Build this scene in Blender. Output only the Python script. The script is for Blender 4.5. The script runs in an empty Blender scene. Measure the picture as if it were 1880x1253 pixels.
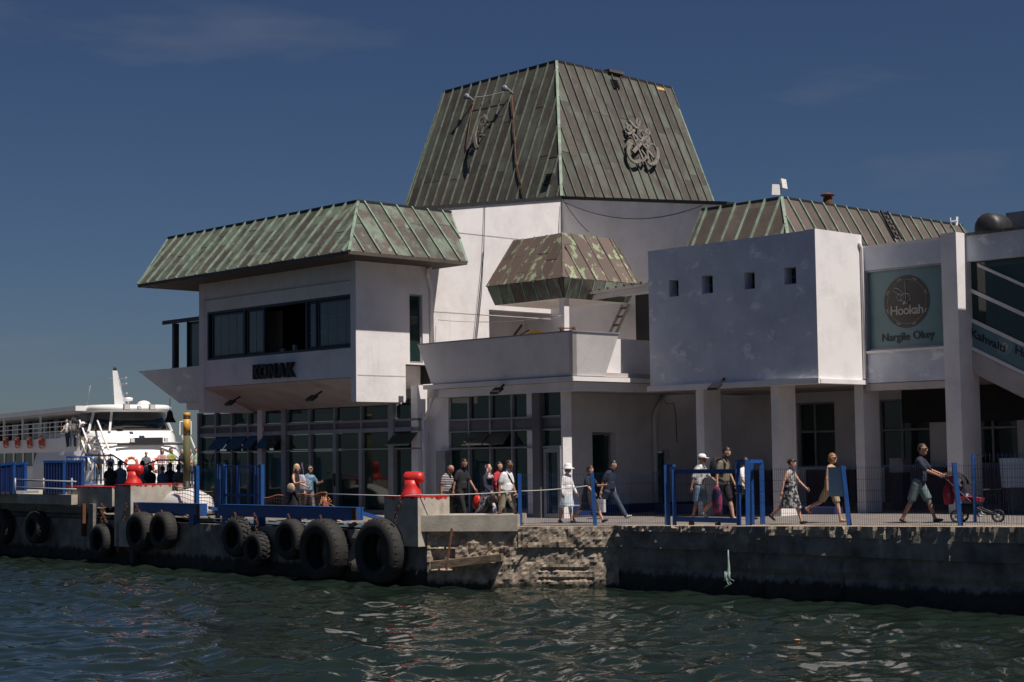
import bpy, bmesh, math, random
import numpy as np
from mathutils import Vector, Matrix
random.seed(7); rng = np.random.default_rng(7)
scn = bpy.context.scene; col = scn.collection
# ------------------------------------------------------------------ camera
W0, H0, FPX = 1880., 1253., 3039.
PITCH, ROLL, ALPHA, HC = .06845, .01296, .7537, 3.28
cp, sp, cr, sr = math.cos(PITCH), math.sin(PITCH), math.cos(ROLL), math.sin(ROLL)
RC = np.array([[cr, sr, 0], [-sr, cr, 0], [0, 0, 1]]) @ np.array([[1, 0, 0], [0, sp, -cp], [0, cp, sp]])
cam_d = bpy.data.cameras.new('camera'); cam = bpy.data.objects.new('camera', cam_d); col.objects.link(cam)
cam_d.sensor_width = 36; cam_d.lens = 36 * FPX / W0; cam_d.clip_start = .5; cam_d.clip_end = 20000
cam.matrix_world = Matrix([[RC[0][0], -RC[1][0], -RC[2][0], 0], [RC[0][1], -RC[1][1], -RC[2][1], 0],
                           [RC[0][2], -RC[1][2], -RC[2][2], HC], [0, 0, 0, 1]])
scn.camera = cam
# ------------------------------------------------------------------ sky and sun
SUN_XY = np.array([.715, -.699]); SUN_XY /= np.linalg.norm(SUN_XY); SUN_EL = math.radians(60.5)
world = bpy.data.worlds.new('World'); scn.world = world; world.use_nodes = True
nt = world.node_tree; nt.nodes.clear()
wo = nt.nodes.new('ShaderNodeOutputWorld'); bg = nt.nodes.new('ShaderNodeBackground')
sky = nt.nodes.new('ShaderNodeTexSky'); sky.sky_type = 'NISHITA'; sky.sun_disc = False
sky.sun_elevation = SUN_EL; sky.sun_rotation = math.atan2(SUN_XY[0], SUN_XY[1])
sky.air_density = 1.0; sky.dust_density = .3; sky.ozone_density = 1.5; sky.altitude = 0
bg.inputs['Strength'].default_value = .05
# thin high cirrus, laid over the whole sky
tc = nt.nodes.new('ShaderNodeTexCoord'); mp = nt.nodes.new('ShaderNodeMapping')
mp.inputs['Scale'].default_value = (2.2, 2.2, 11); mp.inputs['Location'].default_value = (11.9, 6.3, 16.1); mp.inputs['Rotation'].default_value = (0, .12, .3)
nz = nt.nodes.new('ShaderNodeTexNoise'); nz.inputs['Scale'].default_value = 1.6; nz.inputs['Detail'].default_value = 6
rp = nt.nodes.new('ShaderNodeValToRGB'); rp.color_ramp.elements[0].position = .575; rp.color_ramp.elements[1].position = .85
rp.color_ramp.elements[1].color = (.35, .35, .35, 1)
mx = nt.nodes.new('ShaderNodeMix'); mx.data_type = 'RGBA'
hs = nt.nodes.new('ShaderNodeHueSaturation'); hs.inputs['Saturation'].default_value = 1.0
tn = nt.nodes.new('ShaderNodeMix'); tn.data_type = 'RGBA'; tn.blend_type = 'MULTIPLY'; tn.inputs[0].default_value = 1; tn.inputs[7].default_value = (.335, .41, .57, 1)
mx.inputs[7].default_value = (4.2, 4.3, 4.6, 1)
L = nt.links.new
L(tc.outputs['Generated'], mp.inputs['Vector']); L(mp.outputs[0], nz.inputs['Vector']); L(nz.outputs[0], rp.inputs[0])
L(rp.outputs[0], mx.inputs[0]); L(sky.outputs[0], hs.inputs['Color']); L(hs.outputs[0], tn.inputs[6]); L(tn.outputs[2], mx.inputs[6]); L(mx.outputs[2], bg.inputs['Color']); L(bg.outputs[0], wo.inputs[0])
sun_d = bpy.data.lights.new('sun', 'SUN'); sun = bpy.data.objects.new('sun', sun_d); col.objects.link(sun)
sun_d.energy = 5.0; sun_d.angle = math.radians(.53); sun_d.color = (1, .93, .86)
sv = Vector((SUN_XY[0] * math.cos(SUN_EL), SUN_XY[1] * math.cos(SUN_EL), math.sin(SUN_EL)))
sun.rotation_euler = sv.to_track_quat('Z', 'Y').to_euler(); sun.location = (40, -20, 60)
scn.view_settings.view_transform = 'Standard'; scn.view_settings.look = 'None'
scn.view_settings.gamma = 1; scn.view_settings.exposure = .15
# ------------------------------------------------------------------ measuring helpers: a sight line meets a known plane
OC = np.array([0, 0, HC]); UP = np.array([0, 0, 1.])
A = np.array([-math.sin(ALPHA), math.cos(ALPHA), 0]); B = np.array([math.cos(ALPHA), math.sin(ALPHA), 0])
def V3(*a): return np.array(a, float)
def ray(x, y): return RC.T @ np.array([x - W0 / 2, y - H0 / 2, FPX])
def at_z(x, y, z): d = ray(x, y); return OC + d * (z - HC) / d[2]
def at_y(x, y, Y): d = ray(x, y); return OC + d * Y / d[1]
def on_plane(x, y, p, n): d = ray(x, y); return OC + d * (np.dot(np.asarray(p) - OC, n) / np.dot(d, n))
def floor_z(X): return 1.5 + .16 * min(1, max(0, (X - 2.5) / 7.9))
def at_floor(x, y):
    z = 1.58
    for _ in range(5): p = at_z(x, y, z); z = floor_z(p[0])
    return p
class Face:
    """a vertical plane with horizontal axis u and outward normal n"""
    def __init__(s, o, u, n): s.o = np.array(o, float); s.u = np.array(u, float); s.n = np.array(n, float)
    def uz(s, x, y): p = on_plane(x, y, s.o, s.n); return float(np.dot(p - s.o, s.u)), float(p[2])
    def p(s, u, z, d=0): q = s.o + s.u * u + s.n * d; return np.array([q[0], q[1], z])
    def off(s, d): return Face(s.o + s.n * d, s.u, s.n)
# ------------------------------------------------------------------ mesh collector
class MB:
    def __init__(s): s.v = []; s.f = []; s.sm = []
    def add(s, vs, fs, smooth=False):
        b = len(s.v); s.v += [tuple(map(float, q)) for q in vs]
        for f in fs: s.f.append([b + i for i in f]); s.sm.append(smooth)
        return s
    def hexa(s, p):  # 8 points: bottom ring 0-3, top ring 4-7
        return s.add(p, [(3, 2, 1, 0), (4, 5, 6, 7), (0, 1, 5, 4), (1, 2, 6, 5), (2, 3, 7, 6), (3, 0, 4, 7)])
    def par(s, o, a, b, c):
        o, a, b, c = map(np.asarray, (o, a, b, c))
        if np.dot(np.cross(a, b), c) < 0: a, b = b, a
        return s.hexa([o, o + a, o + a + b, o + b, o + c, o + a + c, o + a + b + c, o + b + c])
    def cbox(s, c, sx, sy, sz, u=(1, 0, 0)):  # box on its base centre, turned to u
        u = np.array(u, float); u /= np.linalg.norm(u); v = np.array([-u[1], u[0], 0])
        return s.par(np.asarray(c) - u * sx / 2 - v * sy / 2, u * sx, v * sy, UP * sz)
    def fbox(s, F, u0, u1, z0, z1, d0, d1):
        if u1 < u0: u0, u1 = u1, u0
        o = F.p(u0, z0, d0); return s.par(o, F.u * (u1 - u0), F.n * (d1 - d0), UP * (z1 - z0))
    def bar(s, p, q, w, h=None, up=UP):
        p, q = np.asarray(p, float), np.asarray(q, float); d = q - p; d /= np.linalg.norm(d); h = h or w
        a = np.cross(d, up)
        if np.linalg.norm(a) < 1e-4: a = np.cross(d, (1, 0, 0))
        a /= np.linalg.norm(a); b = np.cross(a, d)
        return s.par(p - a * w / 2 - b * h / 2, a * w, b * h, q - p)
    def tube(s, pts, r, n=8, cap=True, smooth=True, closed=False):
        pts = [np.asarray(q, float) for q in pts]; m = len(pts)
        rs = r if hasattr(r, '__len__') else [r] * m
        vs = []; pa = None
        for i, q in enumerate(pts):
            if closed: d = pts[(i + 1) % m] - pts[i - 1]
            else: d = pts[min(i + 1, m - 1)] - pts[max(i - 1, 0)]
            d = d / (np.linalg.norm(d) + 1e-9)
            if pa is None:
                t = UP if abs(d[2]) < .9 else np.array([1., 0, 0]); pa = np.cross(d, t)
            pa = pa - d * np.dot(pa, d); pa /= np.linalg.norm(pa) + 1e-9; b = np.cross(d, pa)
            for k in range(n):
                an = 2 * math.pi * k / n; vs.append(q + (pa * math.cos(an) + b * math.sin(an)) * rs[i])
        fs = []
        for i in range(m if closed else m - 1):
            for k in range(n):
                i2 = (i + 1) % m; fs.append((i * n + k, i * n + (k + 1) % n, i2 * n + (k + 1) % n, i2 * n + k))
        if cap and not closed: fs += [tuple(range(n - 1, -1, -1)), tuple((m - 1) * n + k for k in range(n))]
        return s.add(vs, fs, smooth)
    def loft(s, rings, cap=True, smooth=True):
        n = len(rings[0]); vs = [q for r in rings for q in r]; fs = []
        for i in range(len(rings) - 1):
            for k in range(n): fs.append((i * n + k, i * n + (k + 1) % n, (i + 1) * n + (k + 1) % n, (i + 1) * n + k))
        if cap: fs += [tuple(range(n - 1, -1, -1)), tuple((len(rings) - 1) * n + k for k in range(n))]
        return s.add(vs, fs, smooth)
    def lathe(s, c, prof, n=20, axis=UP, smooth=True):
        axis = np.asarray(axis, float); axis /= np.linalg.norm(axis)
        a = np.cross(axis, (1, 0, 0) if abs(axis[0]) < .8 else (0, 1, 0)); a /= np.linalg.norm(a); b = np.cross(axis, a)
        rings = [[np.asarray(c) + axis * h + (a * math.cos(2 * math.pi * k / n) + b * math.sin(2 * math.pi * k / n)) * r for k in range(n)] for r, h in prof]
        return s.loft(rings, True, smooth)
    def prism(s, poly, thick):  # planar polygon pushed along a vector
        n = len(poly); poly = [np.asarray(q, float) for q in poly]; t = np.asarray(thick)
        nn = sum(np.cross(poly[i] - poly[0], poly[(i + 1) % n] - poly[0]) for i in range(n))
        if np.dot(nn, t) < 0: poly = poly[::-1]
        return s.add(poly + [q + t for q in poly], [tuple(range(n - 1, -1, -1)), tuple(range(n, 2 * n))] + [(i, (i + 1) % n, n + (i + 1) % n, n + i) for i in range(n)])
    def mesh(s, name, mats, off=(0, 0, 0)):
        me = bpy.data.meshes.new(name); o = np.asarray(off)
        me.from_pydata([tuple(np.asarray(q) - o) for q in s.v], [], s.f)
        if any(s.sm): me.polygons.foreach_set('use_smooth', s.sm)
        for m in (mats if isinstance(mats, (list, tuple)) else [mats]): me.materials.append(m)
        me.update(); return me
    def build(s, name, mat, parent=None, **kw):
        """one mesh object; a top-level one gets its origin at its base"""
        if parent is None and s.v:
            a = np.array(s.v); off = np.array([(a[:, 0].min() + a[:, 0].max()) / 2, (a[:, 1].min() + a[:, 1].max()) / 2, a[:, 2].min()])
        else: off = np.array(parent_loc(parent)) if parent else np.zeros(3)
        o = bpy.data.objects.new(name, s.mesh(name, mat, off)); col.objects.link(o)
        if parent: o.parent = parent
        else: o.location = off
        for k, v in kw.items(): o[k] = v
        return o
def parent_loc(p):
    l = np.zeros(3)
    while p is not None: l += np.array(p.location); p = p.parent
    return l
def thing(name, loc, label, category, group=None):
    o = bpy.data.objects.new(name, None); col.objects.link(o); o.location = tuple(map(float, loc)); o.empty_display_size = .2
    o['label'] = label; o['category'] = category
    if group: o['group'] = group
    return o
def copy_child(src, parent, loc=(0, 0, 0)):
    c = src.copy(); col.objects.link(c); c.parent = parent; c.location = loc; return c
# ------------------------------------------------------------------ materials
MAT = {}
def mat(name, color, rough=.7, metal=0, color2=None, scale=3., lo=.4, hi=.65, bump=0, bscale=60, detail=6, stretch=None, spec=.5, rand=0, layers=(), algae=0):
    """colour with a noise-mixed second colour, optional further stain layers, fine relief"""
    m = bpy.data.materials.new(name); m.use_nodes = True; MAT[name] = m
    n = m.node_tree.nodes; l = m.node_tree.links.new; b = n['Principled BSDF']
    b.inputs['Roughness'].default_value = rough; b.inputs['Metallic'].default_value = metal
    b.inputs['Specular IOR Level'].default_value = spec; b.inputs['Base Color'].default_value = (*color, 1)
    tcn = n.new('ShaderNodeTexCoord'); geo = n.new('ShaderNodeNewGeometry'); last = None
    oi = n.new('ShaderNodeObjectInfo')
    def noise(sc, st, seed):
        mpn = n.new('ShaderNodeMapping'); mpn.inputs['Scale'].default_value = st or (1, 1, 1); mpn.inputs['Location'].default_value = (seed * 3.7, seed * 1.3, seed * 7.1)
        l(geo.outputs['Position'], mpn.inputs['Vector'])
        t = n.new('ShaderNodeTexNoise'); t.noise_dimensions = '4D'; t.inputs['Scale'].default_value = sc; t.inputs['Detail'].default_value = detail; t.inputs['Roughness'].default_value = .62
        l(mpn.outputs[0], t.inputs['Vector'])
        if rand:
            mu = n.new('ShaderNodeMath'); mu.operation = 'MULTIPLY'; mu.inputs[1].default_value = 30 * rand; l(oi.outputs['Random'], mu.inputs[0]); l(mu.outputs[0], t.inputs['W'])
        return t
    def layer(prev, c2, sc, lo, hi, st, seed, amount=1):
        t = noise(sc, st, seed); r = n.new('ShaderNodeMapRange'); r.inputs['From Min'].default_value = lo; r.inputs['From Max'].default_value = hi; r.inputs['To Max'].default_value = amount
        l(t.outputs[0], r.inputs['Value'])
        mxn = n.new('ShaderNodeMix'); mxn.data_type = 'RGBA'; l(r.outputs[0], mxn.inputs[0])
        if prev is None: mxn.inputs[6].default_value = (*color, 1)
        else: l(prev, mxn.inputs[6])
        mxn.inputs[7].default_value = (*c2, 1); return mxn.outputs[2]
    if color2: last = layer(None, color2, scale, lo, hi, stretch, 1)
    for i, (c2, sc, lo2, hi2, st, am) in enumerate(layers): last = layer(last, c2, sc, lo2, hi2, st, i + 2, am)
    if rand:
        h = n.new('ShaderNodeHueSaturation'); r = n.new('ShaderNodeMapRange'); r.inputs['To Min'].default_value = 1 - .35 * rand; r.inputs['To Max'].default_value = 1 + .3 * rand
        l(oi.outputs['Random'], r.inputs['Value']); l(r.outputs[0], h.inputs['Value'])
        if last: l(last, h.inputs['Color'])
        else: h.inputs['Color'].default_value = (*color, 1)
        last = h.outputs[0]
    if algae:   # weed line where the tide wets the wall
        sx = n.new('ShaderNodeSeparateXYZ'); l(geo.outputs['Position'], sx.inputs[0]); t = noise(5, (1, 1, .6), 6); ad = n.new('ShaderNodeMath'); ad.operation = 'MULTIPLY_ADD'; ad.inputs[1].default_value = -.5; l(t.outputs[0], ad.inputs[0]); l(sx.outputs['Z'], ad.inputs[2])
        r = n.new('ShaderNodeMapRange'); r.inputs['From Min'].default_value = algae - .33; r.inputs['From Max'].default_value = algae - .22; r.inputs['To Min'].default_value = .92; r.inputs['To Max'].default_value = 0; l(ad.outputs[0], r.inputs['Value'])
        mxn = n.new('ShaderNodeMix'); mxn.data_type = 'RGBA'; l(r.outputs[0], mxn.inputs[0]); l(last, mxn.inputs[6]); mxn.inputs[7].default_value = (.014, .015, .011, 1); last = mxn.outputs[2]
    if last: l(last, b.inputs['Base Color'])
    if bump:
        t = noise(bscale, None, 9); bn = n.new('ShaderNodeBump'); bn.inputs['Strength'].default_value = bump; bn.inputs['Distance'].default_value = .02
        l(t.outputs[0], bn.inputs['Height']); l(bn.outputs[0], b.inputs['Normal'])
    return m
vert = (1, 1, .12)
white = mat('white_render', (.74, .71, .70), .85, color2=(.60, .57, .56), scale=1.3, lo=.45, hi=.75, bump=.25, bscale=14, layers=[((.40, .37, .35), 2.2, .60, .85, (1.6, 1.6, .18), .55), ((.80, .78, .78), 3.5, .62, .7, None, .5)])
bluewall = mat('worn_graze_lit_render', (.60, .63, .70), .85, color2=(.47, .49, .56), scale=1.1, lo=.4, hi=.7, bump=.35, bscale=10, layers=[((.86, .85, .85), 1.7, .57, .66, (1, 1, 1.5), .85), ((.42, .42, .46), 3.0, .62, .8, (1.4, 1.4, .25), .5)])  # pale patches paint sun grazing the rough render into the colour
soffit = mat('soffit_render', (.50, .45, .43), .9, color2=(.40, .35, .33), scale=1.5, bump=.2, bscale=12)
copper = mat('patina_copper', (.112, .140, .105), .62, color2=(.070, .054, .044), scale=1.7, lo=.42, hi=.54, bump=.3, bscale=9, rand=.8, detail=10, stretch=(1, 1, .5),
             layers=[((.20, .265, .18), 3.6, .57, .68, (1, 1, .4), .7), ((.035, .03, .026), 6.5, .56, .70, (1, 1, .3), .75), ((.10, .13, .10), 14, .5, .7, (1, 1, .25), .5)])
copper_tower = mat('weathered_copper', (.100, .110, .086), .62, color2=(.066, .052, .043), scale=1.2, lo=.38, hi=.54, bump=.3, bscale=9, rand=.8, detail=10, stretch=(1, 1, .4),
             layers=[((.165, .205, .150), 3.0, .57, .70, (1, 1, .3), .6), ((.035, .03, .026), 6.5, .58, .72, (1, 1, .25), .6), ((.09, .105, .085), 14, .5, .7, (1, 1, .25), .5)])
copper_brown = mat('brown_copper', (.105, .082, .068), .6, color2=(.075, .058, .05), scale=2, bump=.25, bscale=9, rand=.6, detail=9, layers=[((.16, .20, .13), 2.6, .60, .72, (1, 1, .45), .8)])
copper_bright = mat('flaking_copper', (.115, .082, .066), .65, color2=(.24, .30, .17), scale=4.2, lo=.56, hi=.60, stretch=(1, 1, .35), bump=.4, bscale=12, rand=.5, detail=10, layers=[((.06, .045, .04), 5, .6, .7, None, .7)])
seam = mat('seam_copper', (.21, .29, .22), .6, color2=(.11, .14, .10), scale=4, rand=.3)
seam_dull = mat('dull_seam_copper', (.13, .155, .12), .6, color2=(.07, .075, .06), scale=4, rand=.3)
darkmetal = mat('dark_metal', (.03, .032, .035), .5, .3, color2=(.05, .045, .04), scale=8)
navy = mat('navy_frame', (.018, .024, .034), .45)
alu = mat('grey_aluminium', (.30, .30, .32), .45, .2, color2=(.23, .235, .25), scale=3)
spandrel = mat('spandrel_grey', (.12, .115, .12), .6, color2=(.09, .085, .09), scale=2)
def glassmat(name, tint, rough=.03, tr=.25):
    m = bpy.data.materials.new(name); m.use_nodes = True; n = m.node_tree.nodes; l = m.node_tree.links.new; b = n['Principled BSDF']
    b.inputs['Base Color'].default_value = (*tint, 1); b.inputs['Roughness'].default_value = rough; b.inputs['IOR'].default_value = 1.52; b.inputs['Specular IOR Level'].default_value = .7
    t = n.new('ShaderNodeBsdfTransparent'); t.inputs['Color'].default_value = (.35, .5, .48, 1); mxs = n.new('ShaderNodeMixShader'); mxs.inputs[0].default_value = tr
    geo = n.new('ShaderNodeNewGeometry'); tn = n.new('ShaderNodeTexNoise'); tn.inputs['Scale'].default_value = 1.1; bn = n.new('ShaderNodeBump'); bn.inputs['Strength'].default_value = .12; bn.inputs['Distance'].default_value = .02
    l(geo.outputs['Position'], tn.inputs['Vector']); l(tn.outputs[0], bn.inputs['Height']); l(bn.outputs[0], b.inputs['Normal'])
    l(b.outputs[0], mxs.inputs[1]); l(t.outputs[0], mxs.inputs[2]); l(mxs.outputs[0], n['Material Output'].inputs[0]); return m
glass = glassmat('green_glass', (.018, .040, .037)); glass_pale = glassmat('curtained_glass', (.075, .105, .115), .06, .1); glass_teal = glassmat('teal_glass', (.006, .03, .045), .05, .1)
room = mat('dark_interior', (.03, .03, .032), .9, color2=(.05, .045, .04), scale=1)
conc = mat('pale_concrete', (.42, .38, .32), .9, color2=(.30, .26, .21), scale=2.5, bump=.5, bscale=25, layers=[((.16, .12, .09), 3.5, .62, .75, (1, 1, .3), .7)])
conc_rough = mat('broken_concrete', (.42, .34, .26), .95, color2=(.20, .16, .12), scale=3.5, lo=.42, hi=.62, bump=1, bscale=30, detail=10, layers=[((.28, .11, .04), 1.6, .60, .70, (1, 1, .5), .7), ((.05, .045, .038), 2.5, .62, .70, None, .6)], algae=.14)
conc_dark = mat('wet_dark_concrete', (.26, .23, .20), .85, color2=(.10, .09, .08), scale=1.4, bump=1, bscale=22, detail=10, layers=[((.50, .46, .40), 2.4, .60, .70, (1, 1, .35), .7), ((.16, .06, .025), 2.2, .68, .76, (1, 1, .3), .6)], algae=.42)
paving = mat('quay_paving', (.20, .175, .155), .9, color2=(.14, .125, .115), scale=1.6, bump=.3, bscale=30)
blue = mat('blue_paint', (.012, .075, .27), .45, color2=(.010, .055, .20), scale=5, layers=[((.16, .07, .03), 5, .70, .76, None, .7)])
wire_blue = mat('mesh_blue', (.010, .035, .11), .5)
blue_dark = mat('dark_blue_sheet', (.008, .022, .10), .5, color2=(.012, .03, .13), scale=2)
red = mat('red_paint', (.55, .025, .022), .45, color2=(.42, .02, .018), scale=6, layers=[((.25, .05, .03), 7, .66, .72, None, .6)])
rubber = mat('old_rubber', (.014, .0135, .013), .8, color2=(.026, .024, .021), scale=6, bump=.5, bscale=30, layers=[((.13, .085, .05), 2.2, .66, .74, None, .7)])
rust = mat('rust', (.15, .055, .025), .9, color2=(.07, .035, .022), scale=14, bump=.6, bscale=50)
wood = mat('weathered_timber', (.28, .21, .14), .9, color2=(.10, .07, .05), scale=4, stretch=(1, 1, 3), bump=.6, bscale=30)
shipwhite = mat('ship_white', (.80, .79, .77), .35, color2=(.72, .71, .69), scale=1.2, layers=[((.45, .38, .30), 2, .70, .8, (1, 1, .2), .4)])
rope = mat('white_rope', (.55, .52, .5), .9); rope_o = mat('orange_netting', (.45, .17, .09), .8); rope_g = mat('green_rope', (.22, .32, .29), .9, color2=(.3, .38, .34), scale=20)
black = mat('matt_black', (.014, .014, .015), .6); yellow = mat('yellow_paint', (.55, .30, .03), .5, color2=(.4, .2, .03), scale=6, layers=[((.05, .05, .02), 3, .62, .7, None, .8)])
teal = mat('teal_print', (.115, .205, .225), .35, color2=(.10, .18, .20), scale=2); discdark = mat('dark_print', (.035, .032, .033), .4); inkgrey = mat('grey_print', (.38, .35, .32), .5); inkorange = mat('copper_print', (.30, .16, .08), .5); inkblack = mat('black_print', (.016, .018, .022), .5)
greywood = mat('dark_timber', (.045, .035, .03), .8, color2=(.07, .055, .045), scale=8)
# ================================================================== water
def build_water():
    xs = np.linspace(-26, 26, 430); ys = np.concatenate([np.linspace(16, 62, 520)])
    X, Y = np.meshgrid(xs, ys); Zw = np.zeros_like(X); r = np.random.default_rng(3)
    for k in range(46):
        lam = .38 * (9.5 ** r.random()); th = math.radians(200 + r.normal() * 42); kk = 2 * math.pi / lam
        amp = .0068 * lam ** .85 * (.5 + r.random()) * (1.0 if lam < 1.8 else .65)
        ph = r.random() * 6.28 + .6 * np.sin(X * .21 + k) + .6 * np.sin(Y * .17 + 2 * k)
        c = np.sin(kk * (X * math.cos(th) + Y * math.sin(th)) + ph); Zw += amp * (c + .25 * np.cos(2 * np.arcsin(np.clip(c, -1, 1))))
    fade = np.clip(np.minimum(np.minimum(X + 26, 26 - X), np.minimum(Y - 16, 62 - Y)) / 3, 0, 1)
    patch = .55 + .65 * (np.sin(X * .33 + 1.3 * np.sin(Y * .2)) * np.sin(Y * .41 + .7) * .5 + .5)
    Zw *= fade * patch
    m = MB(); nx = len(xs); m.v = list(map(tuple, np.stack([X, Y, Zw], -1).reshape(-1, 3)))
    m.f = [(j * nx + i, j * nx + i + 1, (j + 1) * nx + i + 1, (j + 1) * nx + i) for j in range(len(ys) - 1) for i in range(nx - 1)]
    m.sm = [True] * len(m.f)
    big = 9000
    for x0, x1, y0, y1 in ((-big, -26, -200, big), (26, big, -200, big), (-26, 26, -200, 16), (-26, 26, 62, big)):
        m.add([(x0, y0, 0), (x1, y0, 0), (x1, y1, 0), (x0, y1, 0)], [(0, 1, 2, 3)])
    w = bpy.data.materials.new('harbour_water'); w.use_nodes = True; n = w.node_tree.nodes; l = w.node_tree.links.new; b = n['Principled BSDF']
    b.inputs['Base Color'].default_value = (.010, .017, .013, 1); b.inputs['Roughness'].default_value = .04; b.inputs['IOR'].default_value = 1.33; b.inputs['Specular IOR Level'].default_value = .5
    g = n.new('ShaderNodeNewGeometry'); t = n.new('ShaderNodeTexNoise'); t.inputs['Scale'].default_value = 3.5; t.inputs['Detail'].default_value = 3
    bn = n.new('ShaderNodeBump'); bn.inputs['Strength'].default_value = .18; bn.inputs['Distance'].default_value = .05
    l(g.outputs['Position'], t.inputs['Vector']); l(t.outputs[0], bn.inputs['Height']); l(bn.outputs[0], b.inputs['Normal'])
    o = m.build('water', w); o['kind'] = 'structure'
build_water()
# ================================================================== quay
Q0 = V3(2.53, 40.9, 0); QL = V3(-2.2, 41.9, 0)            # corners of the quay edge
QR = Q0 - A * 24; QF = QL + A * 60
def rough_wall(name, p, q, z0, z1, mt, parent=None, amp=.06, step=.13, seed=1, slope=0, holes=()):
    """a broken concrete face from p to q with real relief"""
    r = np.random.default_rng(seed); p, q = np.asarray(p, float), np.asarray(q, float); Lh = np.linalg.norm(q - p); u = (q - p) / Lh; n = np.array([u[1], -u[0], 0])
    if n[1] > 0: n = -n
    nu = max(3, int(Lh / step)); nz = max(3, int((z1 - z0) / step)); m = MB()
    g = r.normal(size=(nz + 8, nu + 8)); k = np.array([1, 2, 3, 2, 1.]); k /= k.sum()
    sm = np.apply_along_axis(lambda a: np.convolve(a, k, 'same'), 1, np.apply_along_axis(lambda a: np.convolve(a, k, 'same'), 0, g))[4:-3, 4:-3]
    dd = sm * 2.2 * amp + g[4:-3, 4:-3] * amp * .35
    for j in range(nz + 1):
        for i in range(nu + 1):
            t = i / nu; z = z0 + (z1 - z0) * j / nz; pt = p + u * Lh * t
            zt = z + (slope * t * (j / nz)) ; d = dd[j, i]
            for (a0, a1, b0, b1, dep) in holes:
                if a0 < t * Lh < a1 and b0 < z < b1: d += dep
            m.v.append(tuple(pt + n * d + np.array([0, 0, zt])))
    W = nu + 1
    for j in range(nz):
        for i in range(nu): m.f.append((j * W + i, j * W + i + 1, (j + 1) * W + i + 1, (j + 1) * W + i)); m.sm.append(False)
    # top lip running back
    b = len(m.v); top = [m.v[nz * W + i] for i in range(W)]
    for q_ in top: m.v.append(tuple(np.array(q_) - n * .9))
    for i in range(nu): m.f.append((nz * W + i, nz * W + i + 1, b + i + 1, b + i)); m.sm.append(False)
    return m.build(name, mt, parent, kind='structure') if parent is None else m.build(name, mt, parent)
# floor sheet following the gentle rise of the quay
fl = MB(); gx = np.concatenate([np.linspace(-70, 2.5, 6), np.linspace(3.5, 10.4, 8), [16, 30, 60]])
def quay_edge_y(X):
    if X <= QL[0]: return QL[1] + (QL[0] - X) * A[1] / -A[0]
    if X <= Q0[0]: return QL[1] + (X - QL[0]) / (Q0[0] - QL[0]) * (Q0[1] - QL[1])
    return Q0[1] - (X - Q0[0]) * A[1] / -A[0]
gx = np.unique(np.concatenate([gx, [QL[0]]]))
for X in gx: e = quay_edge_y(X); back = max(e + .2, 66 - .0 * X) if X > -10 else e + 26; fl.v += [(X, e + .25, floor_z(X)), (X, back, floor_z(X))]
for i in range(len(gx) - 1): fl.f.append((2 * i, 2 * i + 2, 2 * i + 3, 2 * i + 1)); fl.sm.append(False)
fl.build('quay_floor', paving, kind='structure')
# the shaded face towards the right, upper course and lower courses
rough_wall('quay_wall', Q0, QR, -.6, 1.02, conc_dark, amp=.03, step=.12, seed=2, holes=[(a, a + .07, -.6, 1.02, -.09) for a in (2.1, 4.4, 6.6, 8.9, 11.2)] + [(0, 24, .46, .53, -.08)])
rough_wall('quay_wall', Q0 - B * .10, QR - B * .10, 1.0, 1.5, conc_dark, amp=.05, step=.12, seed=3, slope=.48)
rough_wall('quay_lip', Q0 - B * .13 - A * .02, QR - B * .13, 1.40, 1.505, conc_rough, amp=.035, step=.05, seed=14, slope=.487)
# the sunlit broken face
rough_wall('quay_wall', QL, Q0 + V3(.02, 0, 0), -.6, .98, conc_rough, amp=.02, step=.06, seed=8, holes=((2.9, 4.1, .38, .46, -.05), (2.8, 4.2, .14, .2, -.05), (.1, .7, .4, 1.0, -.08)))
lu = (Q0 - QL) / np.linalg.norm(Q0 - QL); ln = np.array([lu[1], -lu[0], 0]); ln = ln if ln[1] < 0 else -ln
rough_wall('quay_wall', QL + lu * 2.35 + ln * .05, Q0 + lu * .06 + ln * .05, .98, 1.49, conc_rough, amp=.02, step=.06, seed=9)
rough_wall('quay_wall', QL + ln * .01, QL + lu * 2.4 + ln * .01, .95, 1.42, conc_rough, amp=.025, step=.06, seed=10, holes=((.1, .8, 1.0, 1.3, -.08),))
# the dark face carrying the tyres
rough_wall('quay_wall', QF, QL, -.6, 1.35, conc_dark, amp=.06, step=.2, seed=4)
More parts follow.
